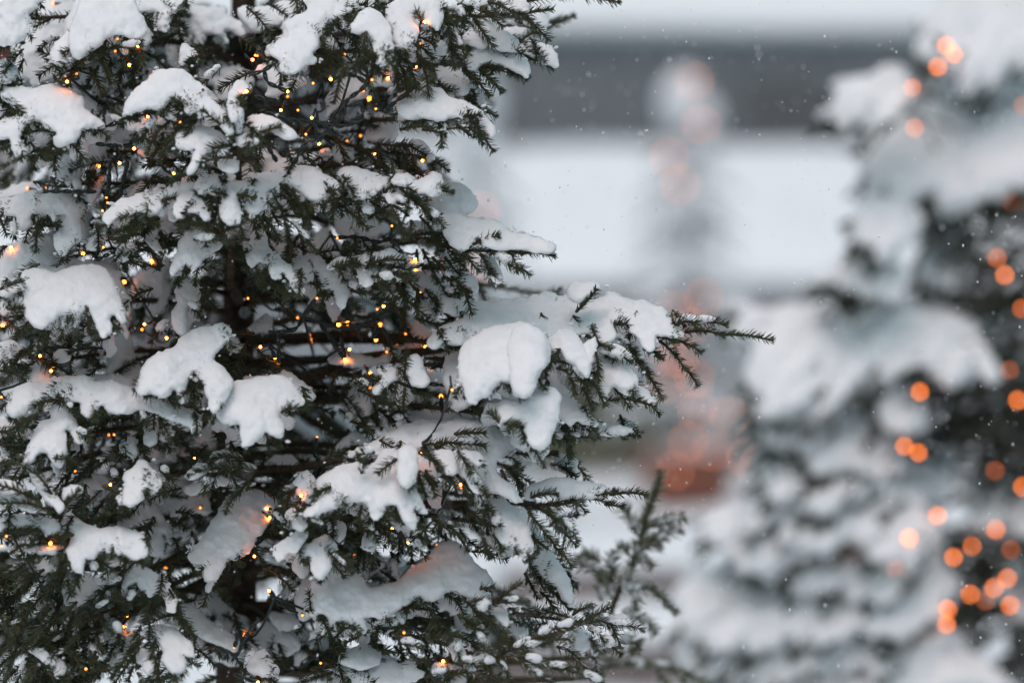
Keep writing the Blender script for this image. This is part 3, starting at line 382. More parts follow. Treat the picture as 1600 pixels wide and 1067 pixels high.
def snow_pad(mb,poly,d,slope=.8,cap=34.,step=2.6,rough=1.0,seed=0,grow=3.3):
    """poly in photo pixels at distance d -> a closed lump with its own thickness; its top lies further back than its lower edge"""
    u=K*d/1600
    poly=smooth_closed(poly)
    lo=poly.min(0)-3*step; hi=poly.max(0)+3*step
    nx=int((hi[0]-lo[0])/step)+2; ny=int((hi[1]-lo[1])/step)+2
    X,Y=np.meshgrid(lo[0]+np.arange(nx)*step,lo[1]+np.arange(ny)*step)
    P=np.stack([X.ravel(),Y.ravel()],1)
    P3=np.concatenate([P,np.full((len(P),1),seed*7.3)],1)
    sd=sdf_poly(P,poly)+grow+rough*(2.6*noise(P3,1/17.,seed)+2.1*noise(P3,1/6.5,seed+5))*step/2.6
    S2=sd.reshape(ny,nx); ins=(S2>0)
    U=np.zeros((ny,nx)); it=int(min(1400,max(80,(sd.max()/step)**2*5)))
    for _ in range(it):
        A=np.zeros_like(U)
        A[1:-1,1:-1]=.25*(U[:-2,1:-1]+U[2:,1:-1]+U[1:-1,:-2]+U[1:-1,2:]+step*step)
        U=np.where(ins,A,0)
    t=np.sqrt(2*U); t=cap*np.tanh(t/cap)
    gy,gx=np.gradient(S2,step); gl=np.sqrt(gx*gx+gy*gy)+1e-6
    near=(~ins)&(S2>-1.5*step)
    px=X+np.where(near,gx/gl*(-S2),0); py=Y+np.where(near,gy/gl*(-S2),0)
    keep=ins|near
    cell=keep[:-1,:-1]&keep[1:,:-1]&keep[:-1,1:]&keep[1:,1:]
    anyin=ins[:-1,:-1]|ins[1:,:-1]|ins[:-1,1:]|ins[1:,1:]
    cell&=anyin
    if not cell.any(): return
    # lumpy surface
    w=np.clip(t/10,0,1)
    P4=np.stack([px,py,np.full_like(px,seed*3.1)],-1)
    front=t+w*(9.*noise(P4,1/62.,seed+11)+5.5*noise(P4,1/26.,seed+12)+2.6*noise(P4,1/11.,seed+13)+2.0*noise(P4,1/5.5,seed+14)+.9*noise(P4,1/3.,seed+15))
    front=np.where(ins,np.maximum(front,.15*t),0)
    yc=(poly[:,1].min()+poly[:,1].max())/2
    sh=np.clip((yc-py)*slope,-80,90)
    used=np.zeros((ny,nx),bool)
    for a in (0,1):
        for b in (0,1): used[a:ny-1+a,b:nx-1+b]|=cell
    idx=-np.ones((ny,nx),int); idx[used]=np.arange(used.sum()); n=used.sum()
    f=W(px[used],py[used],d+(sh[used]-front[used])*u)
    inn=ins&used
    idb=idx.copy(); idb[inn]=n+np.arange(inn.sum())
    b=W(px[inn],py[inn],d+(sh[inn]+.75*t[inn])*u)
    cy,cx=np.nonzero(cell)
    def quads(I,flip):
        q=np.stack([I[cy,cx],I[cy+1,cx],I[cy+1,cx+1],I[cy,cx+1]],1)
        return q[:,::-1] if flip else q
    qf=quads(idx,False); qb=quads(idb,True)
    same=(np.sort(qf,1)==np.sort(qb,1)).all(1)
    mb.add(np.vstack([f,b]),None,np.vstack([qf,qb[~same]]))
    return yc,sh

# ------------------------------------------------------------------ branches
class Branch:
    def __init__(s): s.wood=MB(); s.pos=[]; s.dir=[]; s.len=[]; s.wid=[]; s.snow=MB(); s.tubes=MB(); s.lumps=[]
    def needles(s,pts,dens=1150,ln=.0125,wd=.00065,start=0.0,fwd=.85):
        L=plen(pts); n=int(L*dens*(1-start))
        if n<2: return
        P=resample(pts,n) if len(pts)<3 else np.asarray(resample(pts,n))
        P=P[int(0):]
        t=unit(np.gradient(P,axis=0))
        r=RNG.normal(size=(n,3)); r[:,2]+=.35
        r=unit(r-(r*t).sum(1,keepdims=True)*t)
        f=fwd*RNG.uniform(.7,1.35)*(.6+.8*RNG.random((n,1)))
        v=unit(r+t*f)
        end=np.linspace(0,1,n)
        l=ln*RNG.uniform(.85,1.15)*(.6+.55*RNG.random(n))*(1-.35*np.clip((end-.88)/.12,0,1))
        s.pos.append(P+r*.0008); s.dir.append(v); s.len.append(l); s.wid.append(np.full(n,wd)*(.85+.3*RNG.random(n)))
    def twig(s,pts,r0=.0019,r1=.0011,dens=1150,ln=.0125,wd=.00065,sn=0,snr=.0045):
        """a needled shoot, with a bud at its tip and perhaps a ridge of snow on it"""
        pts=np.asarray(pts,float)
        L=plen(pts)
        if len(pts)==2:
            m=pts.mean(0)+np.array([0,0,.06*L])+RNG.normal(size=3)*.03*L
            pts=np.array([pts[0],m,pts[1]])
        n=max(4,int(L/.012)); q=resample(pts,n)
        s.wood.tube(q,np.linspace(r0,r1,n),4)
        s.needles(pts,dens,ln,wd)
        # tip rosette
        k=12; t=unit(q[-1]-q[-2]); r=unit(RNG.normal(size=(k,3))); v=unit(t*1.5+r*.9)
        s.pos.append(np.repeat(q[-1:],k,0)-t*.003); s.dir.append(v); s.len.append(np.full(k,ln*.62)); s.wid.append(np.full(k,wd))
        if sn>0:
            a=RNG.uniform(0,.3); b=RNG.uniform(.55,.95); i0=int(a*n); i1=max(i0+3,int(b*n))
            s.snow_tube(q[i0:i1],snr*RNG.uniform(.75,1.35))
    def snow_tube(s,q,r,target=None,k=8,lift=.75):
        n=max(6,int(plen(q)/(r*.55))+2) if len(q)>1 else 6
        if len(q)<2: return
        q=resample(q,n)
        e=np.linspace(0,1,n); prof=np.clip(np.sqrt(np.clip(1-(2*e-1)**4,0,1)),.12,1)
        rr=r*prof*(1+.35*noise(q,1/(r*3.),3)+.25*noise(q,1/(r*1.3),9))
        q=q+UP*(r*lift)+RNG.normal(size=q.shape)*r*.06
        (target or s.snow).tube(q,np.maximum(rr,r*.12),k)
    def needle_mesh(s,mat,name='needles'):
        p=np.concatenate(s.pos); v=np.concatenate(s.dir); l=np.concatenate(s.len)[:,None]; w=np.concatenate(s.wid)[:,None]
        a=unit(np.cross(v,RNG.normal(size=v.shape))); b=np.cross(v,a)
        m=p+v*l*.55; c=p+v*l+UP*0
        m=m+RNG.normal(size=m.shape)*l*.03
        ring=[a,-.5*a+.866*b,-.5*a-.866*b]
        V=np.stack([p+w*r*.8 for r in ring]+[m+w*r for r in ring]+[c],1)
        n=len(p); o=(np.arange(n)*7)[:,None]
        Q=np.concatenate([o+np.array([[0,1,4,3]]),o+np.array([[1,2,5,4]]),o+np.array([[2,0,3,5]])])
        T=np.concatenate([o+np.array([[3,4,6]]),o+np.array([[4,5,6]]),o+np.array([[5,3,6]])])
        return mesh_from(name,V.reshape(-1,3),[T,Q],mat,False)
    def remesh_tubes(s,voxel,seed=0,amp=.0012):
        if not s.tubes.V: return
        me=s.tubes.mesh('tmp',None); o=bpy.data.objects.new('tmp',me); COL.objects.link(o)
        md=o.modifiers.new('r','REMESH'); md.mode='VOXEL'; md.voxel_size=voxel; md.use_smooth_shade=True
        sm=o.modifiers.new('s','SMOOTH'); sm.factor=.5; sm.iterations=4
        dg=bpy.context.evaluated_depsgraph_get(); ev=o.evaluated_get(dg); m2=ev.to_mesh()
        n=len(m2.vertices)
        if n:
            co=np.empty(n*3,np.float32); nr=np.empty(n*3,np.float32)
            m2.vertices.foreach_get('co',co); m2.vertices.foreach_get('normal',nr); co=co.reshape(-1,3).astype(float); nr=nr.reshape(-1,3)
            nl=len(m2.loops); li=np.empty(nl,np.int32); m2.loops.foreach_get('vertex_index',li)
            tot=np.empty(len(m2.polygons),np.int32); m2.polygons.foreach_get('loop_total',tot)
            if (tot==4).all():
                co=co+nr*(amp*(1.4*noise(co,1/(amp*16),seed)+.9*noise(co,1/(amp*6),seed+3)))[:,None]
                s.snow.add(co,None,li.reshape(-1,4))
        ev.to_mesh_clear(); bpy.data.objects.remove(o); bpy.data.meshes.remove(me)
    def build(s,parent,needle_mat,snow_mat,name='branch',bark=None):
        o=s.wood.obj(name,bark or M['twig'],parent)
        if s.pos: link('needles',s.needle_mesh(needle_mat),o)
        for lm in s.lumps:
            if lm.V: lm.obj('snow_lump',snow_mat,o)
        if s.snow.V: tag(s.snow.obj('snow',snow_mat,o),kind='stuff')
        return o

def trunk_point(z): return np.array([(TRUNK[0]-800)/1600*K*TRUNK[1],TRUNK[1],z])

def auto_branch(br,base,az,L,rise,droop,snow,rng,sc=1.0,dens=800,ln=.0125,wd=.0008,step=.022,tw=1.0,r0=.0045,sub=True,needle_from=.15,cut=None):
    """a whole spruce branch: arching stem, side twigs to both sides, their own side shoots, snow along them"""
    h=np.array([math.cos(az),math.sin(az),0]); side=np.array([-h[1],h[0],0])
    t=np.linspace(0,1,10)[:,None]
    stem=base+h*(L*t)+UP*(rise*L*t-droop*L*t**2+.10*L*np.clip(t-.75,0,1)**2*4)+side*(.06*L*np.sin(t*3+rng.random()*6))
    br.wood.tube(stem,np.linspace(r0,.0016*sc,10),6)
    ni=int((needle_from)*9); br.needles(stem[ni:],dens,ln,wd)
    n=max(3,int(L*.85/step))
    for k in range(n):
        tt=.14+.84*(k+rng.random()*.6)/n
        p=np.array([np.interp(tt,t[:,0],stem[:,c]) for c in range(3)])
        l=((.44*(1-tt)+.13)*L*tw)*(.7+.55*rng.random())
        sg=1 if k%2 else -1
        an=math.radians(rng.uniform(35,62))
        d=h*math.cos(an)+side*sg*math.sin(an)+UP*rng.uniform(-.55,.05)
        d=d/np.linalg.norm(d)
        e=p+d*l-UP*l*rng.uniform(.05,.4)
        mid=p+d*l*.5+UP*l*.02
        tp=resample(np.array([p,mid,e]),5)
        br.twig(tp,.0019*sc,.0011*sc,dens,ln,wd)
        if rng.random()<snow:
            br.snow_tube(tp[:4] if rng.random()<.5 else tp,(.0045+.05*l*rng.random())*sc**.5*rng.uniform(.8,1.4),br.tubes,6)
        if sub and l>.07*sc:
            for q in np.arange(.25,.92,.028*sc/l):
                p2=p+(e-p)*q+ (mid-(p+e)/2)*4*q*(1-q)
                s2=1 if rng.random()<.5 else -1
                d2=d*.75+np.cross(d,UP)*s2*.6-UP*rng.uniform(0,.5); d2/=np.linalg.norm(d2)
                l2=(.028+.35*l*(1-q))*(.6+.6*rng.random())
                e2=p2+d2*l2-UP*l2*.15
                br.twig(np.array([p2,(p2+e2)/2+UP*.003*sc,e2]),.0015*sc,.001*sc,dens,ln,wd)
                if rng.random()<snow*.8: br.snow_tube(np.array([p2,(p2+e2)/2,e2]),(.004+.06*l2)*sc**.5*rng.uniform(.7,1.3),br.tubes,6)
    if snow>.1:
        for _ in range(3):
            a=rng.uniform(.1,.6); b=a+rng.uniform(.2,.4); i0=int(a*9); i1=min(10,max(i0+3,int(b*9)+1))
            br.snow_tube(stem[i0:i1],(.008+.012*L*rng.random())*sc**.5*(.6+snow),br.tubes,7)
    return stem

# ================================================================== THE NEAR TREE
def build_near_tree():
    z0=trunk_point(0)
    tree=link('spruce_tree',None,None,z0); tag(tree,'dark green spruce in sharp focus, thick lumps of snow on every branch','tree')
    T=MB(); zs=np.linspace(-.05,3.0,70)
    pts=np.stack([.006*np.sin(zs*4),.005*np.cos(zs*5),zs],1)
    T.tube(pts,np.maximum(.0155*(3.02-zs),.003)*(1+.06*noise(pts*1.0,9.,2)),18)
    T.obj('trunk',M['bark'],tree)
    off=-z0
    inv=lambda br: None
    rng=np.random.default_rng(5)
    nb=0
    crown=Branch()
    for bi,(tile,d,pads,twigs,stem,kw) in enumerate(BR):
        inner=d>=3.2 and d<3.4
        br=crown if inner else Branch(); ox,oy=tile
        conv=lambda P: P/4.0+np.array([ox,oy])
        edge=kw.get('edge',1.0); sn=kw.get('sn',.4); cap=kw.get('cap',40.)
        u=K*d/1600
        slope=kw.get('slope',.7 if d>3.15 else 1.0)
        allp=[]
        for pi,ps in enumerate(pads):
            P=conv(parse(ps)); allp.append(P)
            lump=MB(); snow_pad(lump,P,d,slope,cap,2.6 if d<3.2 else 3.2,1.0,bi*9+pi); br.lumps.append(lump)
            ar=.5*abs(np.sum(P[:,0]*np.roll(P[:,1],-1)-P[:,1]*np.roll(P[:,0],-1)))
            if d<3.2 and tile is not TL and not (tile is TJ and P[:,0].mean()<270) and (edge>.25) and ar>700:      # more snow on the layer of shoots behind
                for kk in range(1 if ar<5000 else 2):
                    cc=P.mean(0); Q2=(P-cc)*np.array([rng.uniform(.8,1.1),rng.uniform(.8,1.15)])+cc+np.array([rng.uniform(-22,22)-(8*np.sign(cc[0]-375)),rng.uniform(-12,30)])
                    q0=Q2.mean(0)
                    if q0[0]<90 and q0[1]<150: continue
                    if abs(q0[0]-375)<75 and (q0[1]<150 or 400<q0[1]<620 or 810<q0[1]<980): continue
                    if d<3.25 and Q2[:,0].max()<max(P[:,0].max(),760)+4:
                        lump=MB(); snow_pad(lump,Q2,d+rng.uniform(.07,.12),.6,30.,3.4,1.3,bi*9+pi+4000+kk); br.lumps.append(lump)
            yc=(P[:,1].min()+P[:,1].max())/2
            sm=smooth_closed(P)
            area=.5*np.sum(sm[:,0]*np.roll(sm[:,1],-1)-sm[:,1]*np.roll(sm[:,0],-1))
            per=resample(np.vstack([sm,sm[:1]]),max(4,int(np.linalg.norm(np.diff(np.vstack([sm,sm[:1]]),axis=0),axis=1).sum()/12)))
            tg=np.gradient(per,axis=0); nrm=unit(np.stack([tg[:,1],-tg[:,0]],1))*(1 if area>0 else -1)
            for q,nv in zip(per,nrm):
                side=np.sign(q[0]-375)*min(1,abs(q[0]-375)/200)
                dd=d+np.clip((yc-q[1])*slope,-80,90)*u
                if nv[1]>.1 and rng.random()<.62*edge:       # shoots that hold the snow up show along its lower edge
                    v=nv*.7+np.array([.6*side,.45])+rng.normal(size=2)*.35; v/=np.linalg.norm(v)
                    a=q-v*rng.uniform(18,34); b=q+v*rng.uniform(3,15)
                    br.twig(np.array([W(a[0],a[1],dd+.016),W(b[0],b[1],dd+rng.uniform(-.02,.012))]),.0016,.001,1550,.0118,.0006)
                if nv[1]>-.2 and rng.random()<.17*edge:      # and the next layer hanging below
                    v=nv*.35+np.array([.7*side,.8])+rng.normal(size=2)*.4; v/=np.linalg.norm(v)
                    a=q-v*rng.uniform(5,25); b=q+v*rng.uniform(18,46)
                    br.twig(np.array([W(a[0],a[1],dd+.03),W(b[0],b[1],dd+rng.uniform(.02,.055))]),.0017,.001,1050,.0125,.0007,rng.random()<.22)
                if rng.random()<.55 and edge>0:
                    for _ in range(2):
                        cq=q+nv*rng.uniform(-3,7)+rng.normal(size=2)*4; c3=W(cq[0],cq[1],dd+rng.uniform(-.008,.012)); rr=.0008+.0016*rng.random()**2
                        br.snow.tube(np.array([c3-[rr,0,0],c3,c3+[rr,0,rr*.3]])+rng.normal(size=(3,3))*rr*.25,np.array([.55,1,.5])*rr,5)
                if rng.random()<.05 and edge>.15:      # a few single needles poke through
                    v=nv+rng.normal(size=2)*.5
                    p=W(q[0]-nv[0]*2,q[1]-nv[1]*2,dd); e=W(q[0]+v[0]*9,q[1]+v[1]*9,dd-.003)
                    br.pos.append(p[None]); br.dir.append(unit(e-p)[None]); br.len.append(np.array([.009])); br.wid.append(np.array([.0006]))
        fill=kw.get('fill',1.0 if (pads and tile not in (TL,TF)) else 0)
        if fill and d<3.2:                       # darker shoots filling the space behind and under the snow
            A=np.vstack(allp); lo=A.min(0)-6; hi=A.max(0)+np.array([6,34])
            for _ in range(int(fill*min(7,1+(hi-lo).prod()/2600))):
                b=lo+(hi-lo)*rng.random(2); side=np.clip((b[0]-375)/200,-1,1)
                v=np.array([.75*side,.6])+rng.normal(size=2)*.4; v/=np.linalg.norm(v)
                a=b-v*rng.uniform(35,70); e0=rng.uniform(.05,.13)
                br.twig(np.array([W(a[0],a[1],d+e0+.02),W(b[0],b[1],d+e0)]),.0017,.001,1150,.0125,.00075,rng.random()<.12)
        for ts in twigs:
            P=conv(parse(ts.replace(' ',' '))); allp.append(P)
            dz=np.linspace(0,rng.uniform(-.02,.006),len(P))
            q=W(P[:,0],P[:,1],d-.012+dz)
            fat=kw.get('fat',1.0); br.twig(q,.0021,.0012,1650,.0124*fat,.00060*fat,rng.random()<sn*.55,.0042)
        # stem from the trunk
        if stem:
            P=conv(parse(stem)); n=len(P)
            if P[0,0]!=P[-1,0]:
                dd=np.interp(np.linspace(0,1,n),[0,.75,1],[min(3.40,d+.2),d+.015,d+.01])
            q=W(P[:,0],P[:,1],dd)
            j=trunk_point(q[0,2]-.02); q=np.vstack([j[None],q]) if np.linalg.norm(j-q[0])>.03 else q
            n=max(10,len(q)*4); qq=resample(q,n); br.wood.tube(qq,np.linspace(kw.get('sr',.0085),.0028,n)*(1+.12*noise(qq,60.,4)),8)
            br.needles(qq[(n//3 if d<3.0 or d>3.4 else n//2):],900)
        elif allp:
            A=np.vstack(allp); c=A.mean(0)
            far=A[np.argmax(abs(A[:,0]-375)+.6*A[:,1])]
            tip=c*.5+far*.5; top=A[:,1].min()
            e=W(tip[0],tip[1],d+.03); m=W(c[0],c[1],d+.04)
            j=trunk_point(m[2]+.01)
            j[2]+=rng.uniform(-.03,.03)
            q=resample(np.array([j,.5*(j+m)+UP*.015,m,e]),14); br.wood.tube(q,np.linspace(.006,.0018,14),6); br.needles(q[3:],1000)
        low=c_y=np.mean([p[:,1].mean() for p in allp])
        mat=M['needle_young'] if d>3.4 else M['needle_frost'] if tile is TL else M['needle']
        if not inner:
            o=br.build(tree,mat,M['snow']); o.location=off; nb+=1
    # the inner and rear branches
    golden=2.399963
    i=0; z=.45
    while z<2.85:
        az=i*golden+rng.uniform(-.3,.3)
        Lmax=.30*(3.08-z)
        f=math.sin(az)                       # <0: towards the camera
        inframe=.93<z<1.97
        L=Lmax*rng.uniform(.75,1.0)
        if inframe and f<-.25:
            i+=1; z+=.02; continue
        if inframe:
            if f<-.2: L*=.36
            elif f<.35 and math.cos(az)>0 : L*=.74
        own=inframe and nb<100 and not (f>.55)
        br=Branch() if own else crown
        auto_branch(br,trunk_point(z),az,max(L,.06),rng.uniform(.1,.3),rng.uniform(.35,.6),.62 if rng.random()<.8 else .25,rng,1.0,1000 if inframe else 380,.0128,.0009 if inframe else .0011,.018 if inframe else .03,needle_from=.12)
        if own:
            br.remesh_tubes(.0038,i,.0012)
            o=br.build(tree,M['needle'],M['snow']); o.location=off; nb+=1
        z+=.034 if inframe else .05
        i+=1
    crown.remesh_tubes(.007,3,.002)
    o=crown.build(tree,M['needle'],M['snow'],'crown'); o.location=off; o['kind']='stuff'
    print('near branches',nb)
    return tree

# ------------------------------------------------------------------ strings of lamps
def bulb_meshes(r,ledmat,holder=True):
    h=MB(); h.tube(np.array([[0,0,-.5*r],[0,0,-1.2*r],[0,0,-5*r],[0,0,-8.5*r],[0,0,-9.5*r]]),np.array([.9,1.0,.95,.9,.5])*r*.95,8)
    l=MB(); th=np.linspace(-1,1,7)
    l.tube(np.stack([np.zeros(7),np.zeros(7),th*1.15*r],1),r*np.sqrt(np.clip(1-(th*.97)**2,0.02,1)),8)
    return h.mesh('bulb',M['cable']),l.mesh('led',ledmat)
def place_bulb(root,hm,lm,p,v):
    rot=Vector(v).to_track_quat('Z','Y')
    o=link('bulb',hm,root); o.rotation_mode='QUATERNION'; o.rotation_quaternion=rot; o.location=Vector(p)-root.location
    link('led',lm,o); return o
def build_near_lights():
    rng=np.random.default_rng(21)
    roots=[]
    for lab,z in (('dark green cable of tiny lit lamps wound through the upper half of the sharp spruce',1.5),('dark green cable of tiny lit lamps wound through the lower half of the sharp spruce',1.2)):
        r=link('string_lights',None,None,trunk_point(z)); tag(r,lab,'string lights','light strings wound in the spruces'); roots.append(r)
    cabs=[MB(),MB()]
    bpy.context.view_layer.update(); dg=bpy.context.evaluated_depsgraph_get(); eye=Vector((0,0,CZ))
    hm,lm=bulb_meshes(.0017,M['led']); _,lm2=bulb_meshes(.0015,M['led2'])
    chain=[[],[]]
    for tile,s in LEDS:
        for tok in s.split():
            tok,_,dep=tok.partition('@')
            c=[float(x) for x in tok.split(',')]
            x,y=c[0]/4+tile[0],c[1]/4+tile[1]
            k=0 if y<534 else 1
            d=float(dep) if dep else rng.uniform(3.04,3.14)
            hit,loc,_n,_i,ob,_m=S.ray_cast(dg,eye,(Vector(W(x,y,3.0))-eye).normalized(),distance=3.5)
            if hit and loc.y<3.4: d=loc.y-(.0055 if ob.name.startswith('snow') else rng.uniform(-.004,.004))
            p=W(x,y,d)
            if len(c)>2:
                x2,y2=c[2]/4+tile[0],c[3]/4+tile[1]; b=W(x2,y2,d+.012)
            else:
                a=rng.uniform(0,2*math.pi); b=W(x+14*math.cos(a),y-12*abs(math.sin(a)),d+.03)
            v=unit(p-b); place_bulb(roots[k],hm,lm if (dep or rng.random()<.5) else lm2,p,v)
            e=p-v*.019
            q=resample(np.array([e,e-v*.012+UP*.003,b+np.array([0,.02,0]) if len(c)<3 else b]),8)
            cabs[k].tube(q,.0014,6); chain[k].append(q[-1])
    for tile,d,paths in CABLES:
        for s in paths:
            P=parse(s)/4+np.array(tile); n=max(12,int(np.linalg.norm(np.diff(P,axis=0),axis=1).sum()/3))
            k=0 if P[:,1].mean()<534 else 1
            q=resample(W(P[:,0],P[:,1],d-.07),n)
            t=unit(np.gradient(q,axis=0)); a=unit(np.cross(t,UP+.01)); b=np.cross(t,a); ph=np.arange(n)*.55
            for s2 in (0,math.pi):
                cabs[k].tube(q+(a*np.cos(ph+s2)[:,None]+b*np.sin(ph+s2)[:,None])*.0016,.00155,6)
    for k in (0,1):
        P=np.array(chain[k]); left=list(range(1,len(P))); cur=0
        while left:
            j=min(left,key=lambda m:np.linalg.norm(P[m]-P[cur])); left.remove(j)
            dist=np.linalg.norm(P[j]-P[cur])
            m=(P[j]+P[cur])/2+np.array([0,.05+.2*dist,-.15*dist])
            cabs[k].tube(resample(np.array([P[cur],m,P[j]]),max(6,int(dist/.015))),.0017,5); cur=j
        o=cabs[k].obj('cable',M['cable'],roots[k]); o.location=-roots[k].location

# ================================================================== THE TREE TO THE RIGHT
def build_right_tree():
    D=5.75
    base=np.array([(1650-800)/1600*K*D,D,0.0])
    tree=link('spruce_tree',None,None,base); tag(tree,'snow-laden spruce with orange lamps, blurred, standing right of the sharp spruce','tree')
    T=MB(); zs=np.linspace(-.05,3.2,24); T.tube(np.stack([0*zs,0*zs,zs],1),np.maximum(.017*(3.22-zs),.004),12); T.obj('trunk',M['bark'],tree)
    rng=np.random.default_rng(3)
    for i,ps in enumerate(RPADS):
        P=np.array([[float(c) for c in p.split(',')] for p in ps.split()])
        br=Branch(); c=P.mean(0); d=5.08 if c[0]<1450 else 5.26
        u=K*d/1600
        ar=.5*abs(np.sum(P[:,0]*np.roll(P[:,1],-1)-P[:,1]*np.roll(P[:,0],-1))); ycc=(P[:,1].min()+P[:,1].max())/2
        dep=lambda y: d+np.clip((ycc-y)*.9,-80,90)*u
        if ar>6000:
            lump=MB(); snow_pad(lump,P,d+.015,.9,26.,4.5,2.0,500+i,-4.); br.lumps.append(lump)
        nf=int(ar/200)+5; tries=0
        while nf>0 and tries<4000:
            tries+=1
            p0=P.min(0)+(P.max(0)-P.min(0))*rng.random(2)
            v=unit(p0-np.array([1690,p0[1]-150+rng.normal()*150])); L2=rng.uniform(38,105); p1=p0+v*L2+np.array([0,L2*rng.uniform(.15,.85)])
            sq=sdf_poly(np.array([p0,p1]),P)
            if sq[0]<0 or sq[1]<-22: continue
            nf-=1; w0=rng.uniform(6.5,14.5); mid=(p0+p1)/2+np.array([0,-L2*.10]); dz=rng.uniform(-.03,.03)
            q3=np.array([W(p[0],p[1],dep(p[1])+o2+dz) for p,o2 in ((p0,0),(mid,-.012),(p1,-.01))])
            br.snow_tube(q3,w0*u,br.tubes,7,0)
            if rng.random()<(.45 if c[1]<700 else .25):       # the shoot that carries this ridge shows below and beyond it
                ext=(p1-mid)*rng.uniform(.1,.7); off2=np.array([rng.normal()*2,w0*rng.uniform(.9,1.6)])
                k3=[p0+off2,mid+off2,p1+off2*.7+ext]
                br.twig(np.array([W(p[0],p[1],dep(p[1])+dz-.006) for p in k3]),.003,.002,640,.015,.0014)
                if rng.random()<.5:
                    e=mid+off2+np.array([-rng.uniform(5,30),rng.uniform(15,45)])
                    br.twig(np.array([W(mid[0],mid[1],dep(mid[1])+dz+.01),W(e[0],e[1],dep(e[1])+dz)]),.003,.002,640,.015,.0014)
        br.remesh_tubes(.007,i,.0025)
        far=P[np.argmin(P[:,0]-.3*P[:,1])]
        m=W(c[0],c[1],d+.05); e=W(*(c*.5+far*.5),d+.05); j=base+UP*(m[2]+.02)
        q=resample(np.array([j,.5*(j+m)+UP*.02,m,e]),12); br.wood.tube(q,np.linspace(.01,.003,12),6)
        o=br.build(tree,M['needle_far'],M['snow']); o.location=-base
    # dark inner boughs next to the trunk, bare of snow
    for x0,x1,y0,y1,nn in ((1490,1680,300,470,50),(1500,1690,560,760,75),(1390,1500,560,700,28),(1500,1690,870,1090,80),(1450,1560,820,960,22)):
        br=Branch()
        for _ in range(nn):
            a=np.array([rng.uniform(x0,x1),rng.uniform(y0,y1)]); L2=rng.uniform(35,80); m=a+np.array([-.75,.15])*L2*.5; e=a+np.array([-.75,.55])*L2
            dd=rng.uniform(5.13,5.3)
            br.twig(np.array([W(a[0],a[1],dd+.04),W(m[0],m[1],dd+.02),W(e[0],e[1],dd)]),.003,.002,700,.017,.0015)
        j=W((x0+x1)/2,(y0+y1)/2,5.35); q=resample(np.array([base+UP*(j[2]+.05),.5*(base+UP*j[2]+j)+UP*.05,j]),10); br.wood.tube(q,np.linspace(.01,.004,10),6)
        o=br.build(tree,M['needle_far'],M['snow']); o.location=-base
    z=.75; i=0
    while z<2.9:
        az=math.pi+rng.uniform(-2.4,2.4) if .9<z<2.1 else rng.uniform(0,6.28)
        Lm=.29*(3.35-z)*(.5 if z<1.2 else .78 if z<1.75 else 1); f=math.sin(az); L=Lm*rng.uniform(.7,1)
        if f<-.3 and .9<z<2.1: z+=.02; i+=1; continue
        br=Branch()
        auto_branch(br,base+UP*z,az,L,rng.uniform(.1,.3),rng.uniform(.4,.65),.16 if z<1.75 else .3,rng,1.5,760,.016,.0019,.030,1.0,.009)
        br.remesh_tubes(.009,i,.002)
        o=br.build(tree,M['needle_far'],M['snow']); o.location=-base
        z+=.045; i+=1
    root=link('string_lights',None,None,base+UP*1.4); tag(root,'string of lit orange lamps wound round the blurred spruce at the right','string lights','light strings wound in the spruces')
    hm,lm=bulb_meshes(.0048,M['led_right']); lms=[lm,lm,bulb_meshes(.0048,M['led_right2'])[1],bulb_meshes(.0048,M['led_right3'])[1]]
    C=MB(); pts=[]
    for tok in RLEDS.split():
        x,y=[float(c) for c in tok.split(',')]; d=4.98+rng.uniform(0,.05)+(.14 if x>1500 else 0)
        p=W(x,y,d); v=unit(np.array([rng.normal()*.6,-.7,rng.uniform(-.8,.3)])); place_bulb(root,hm,lms[int(rng.integers(4))],p,v); pts.append(p-v*.04)
    pts=sorted(pts,key=lambda p:-p[2])
    for a,b in zip(pts[:-1],pts[1:]):
        C.tube(resample(np.array([a,(a+b)/2+np.array([.03,.16,-.03]),b]),10),.003,5)
    o=C.obj('cable',M['cable'],root); o.location=-root.location

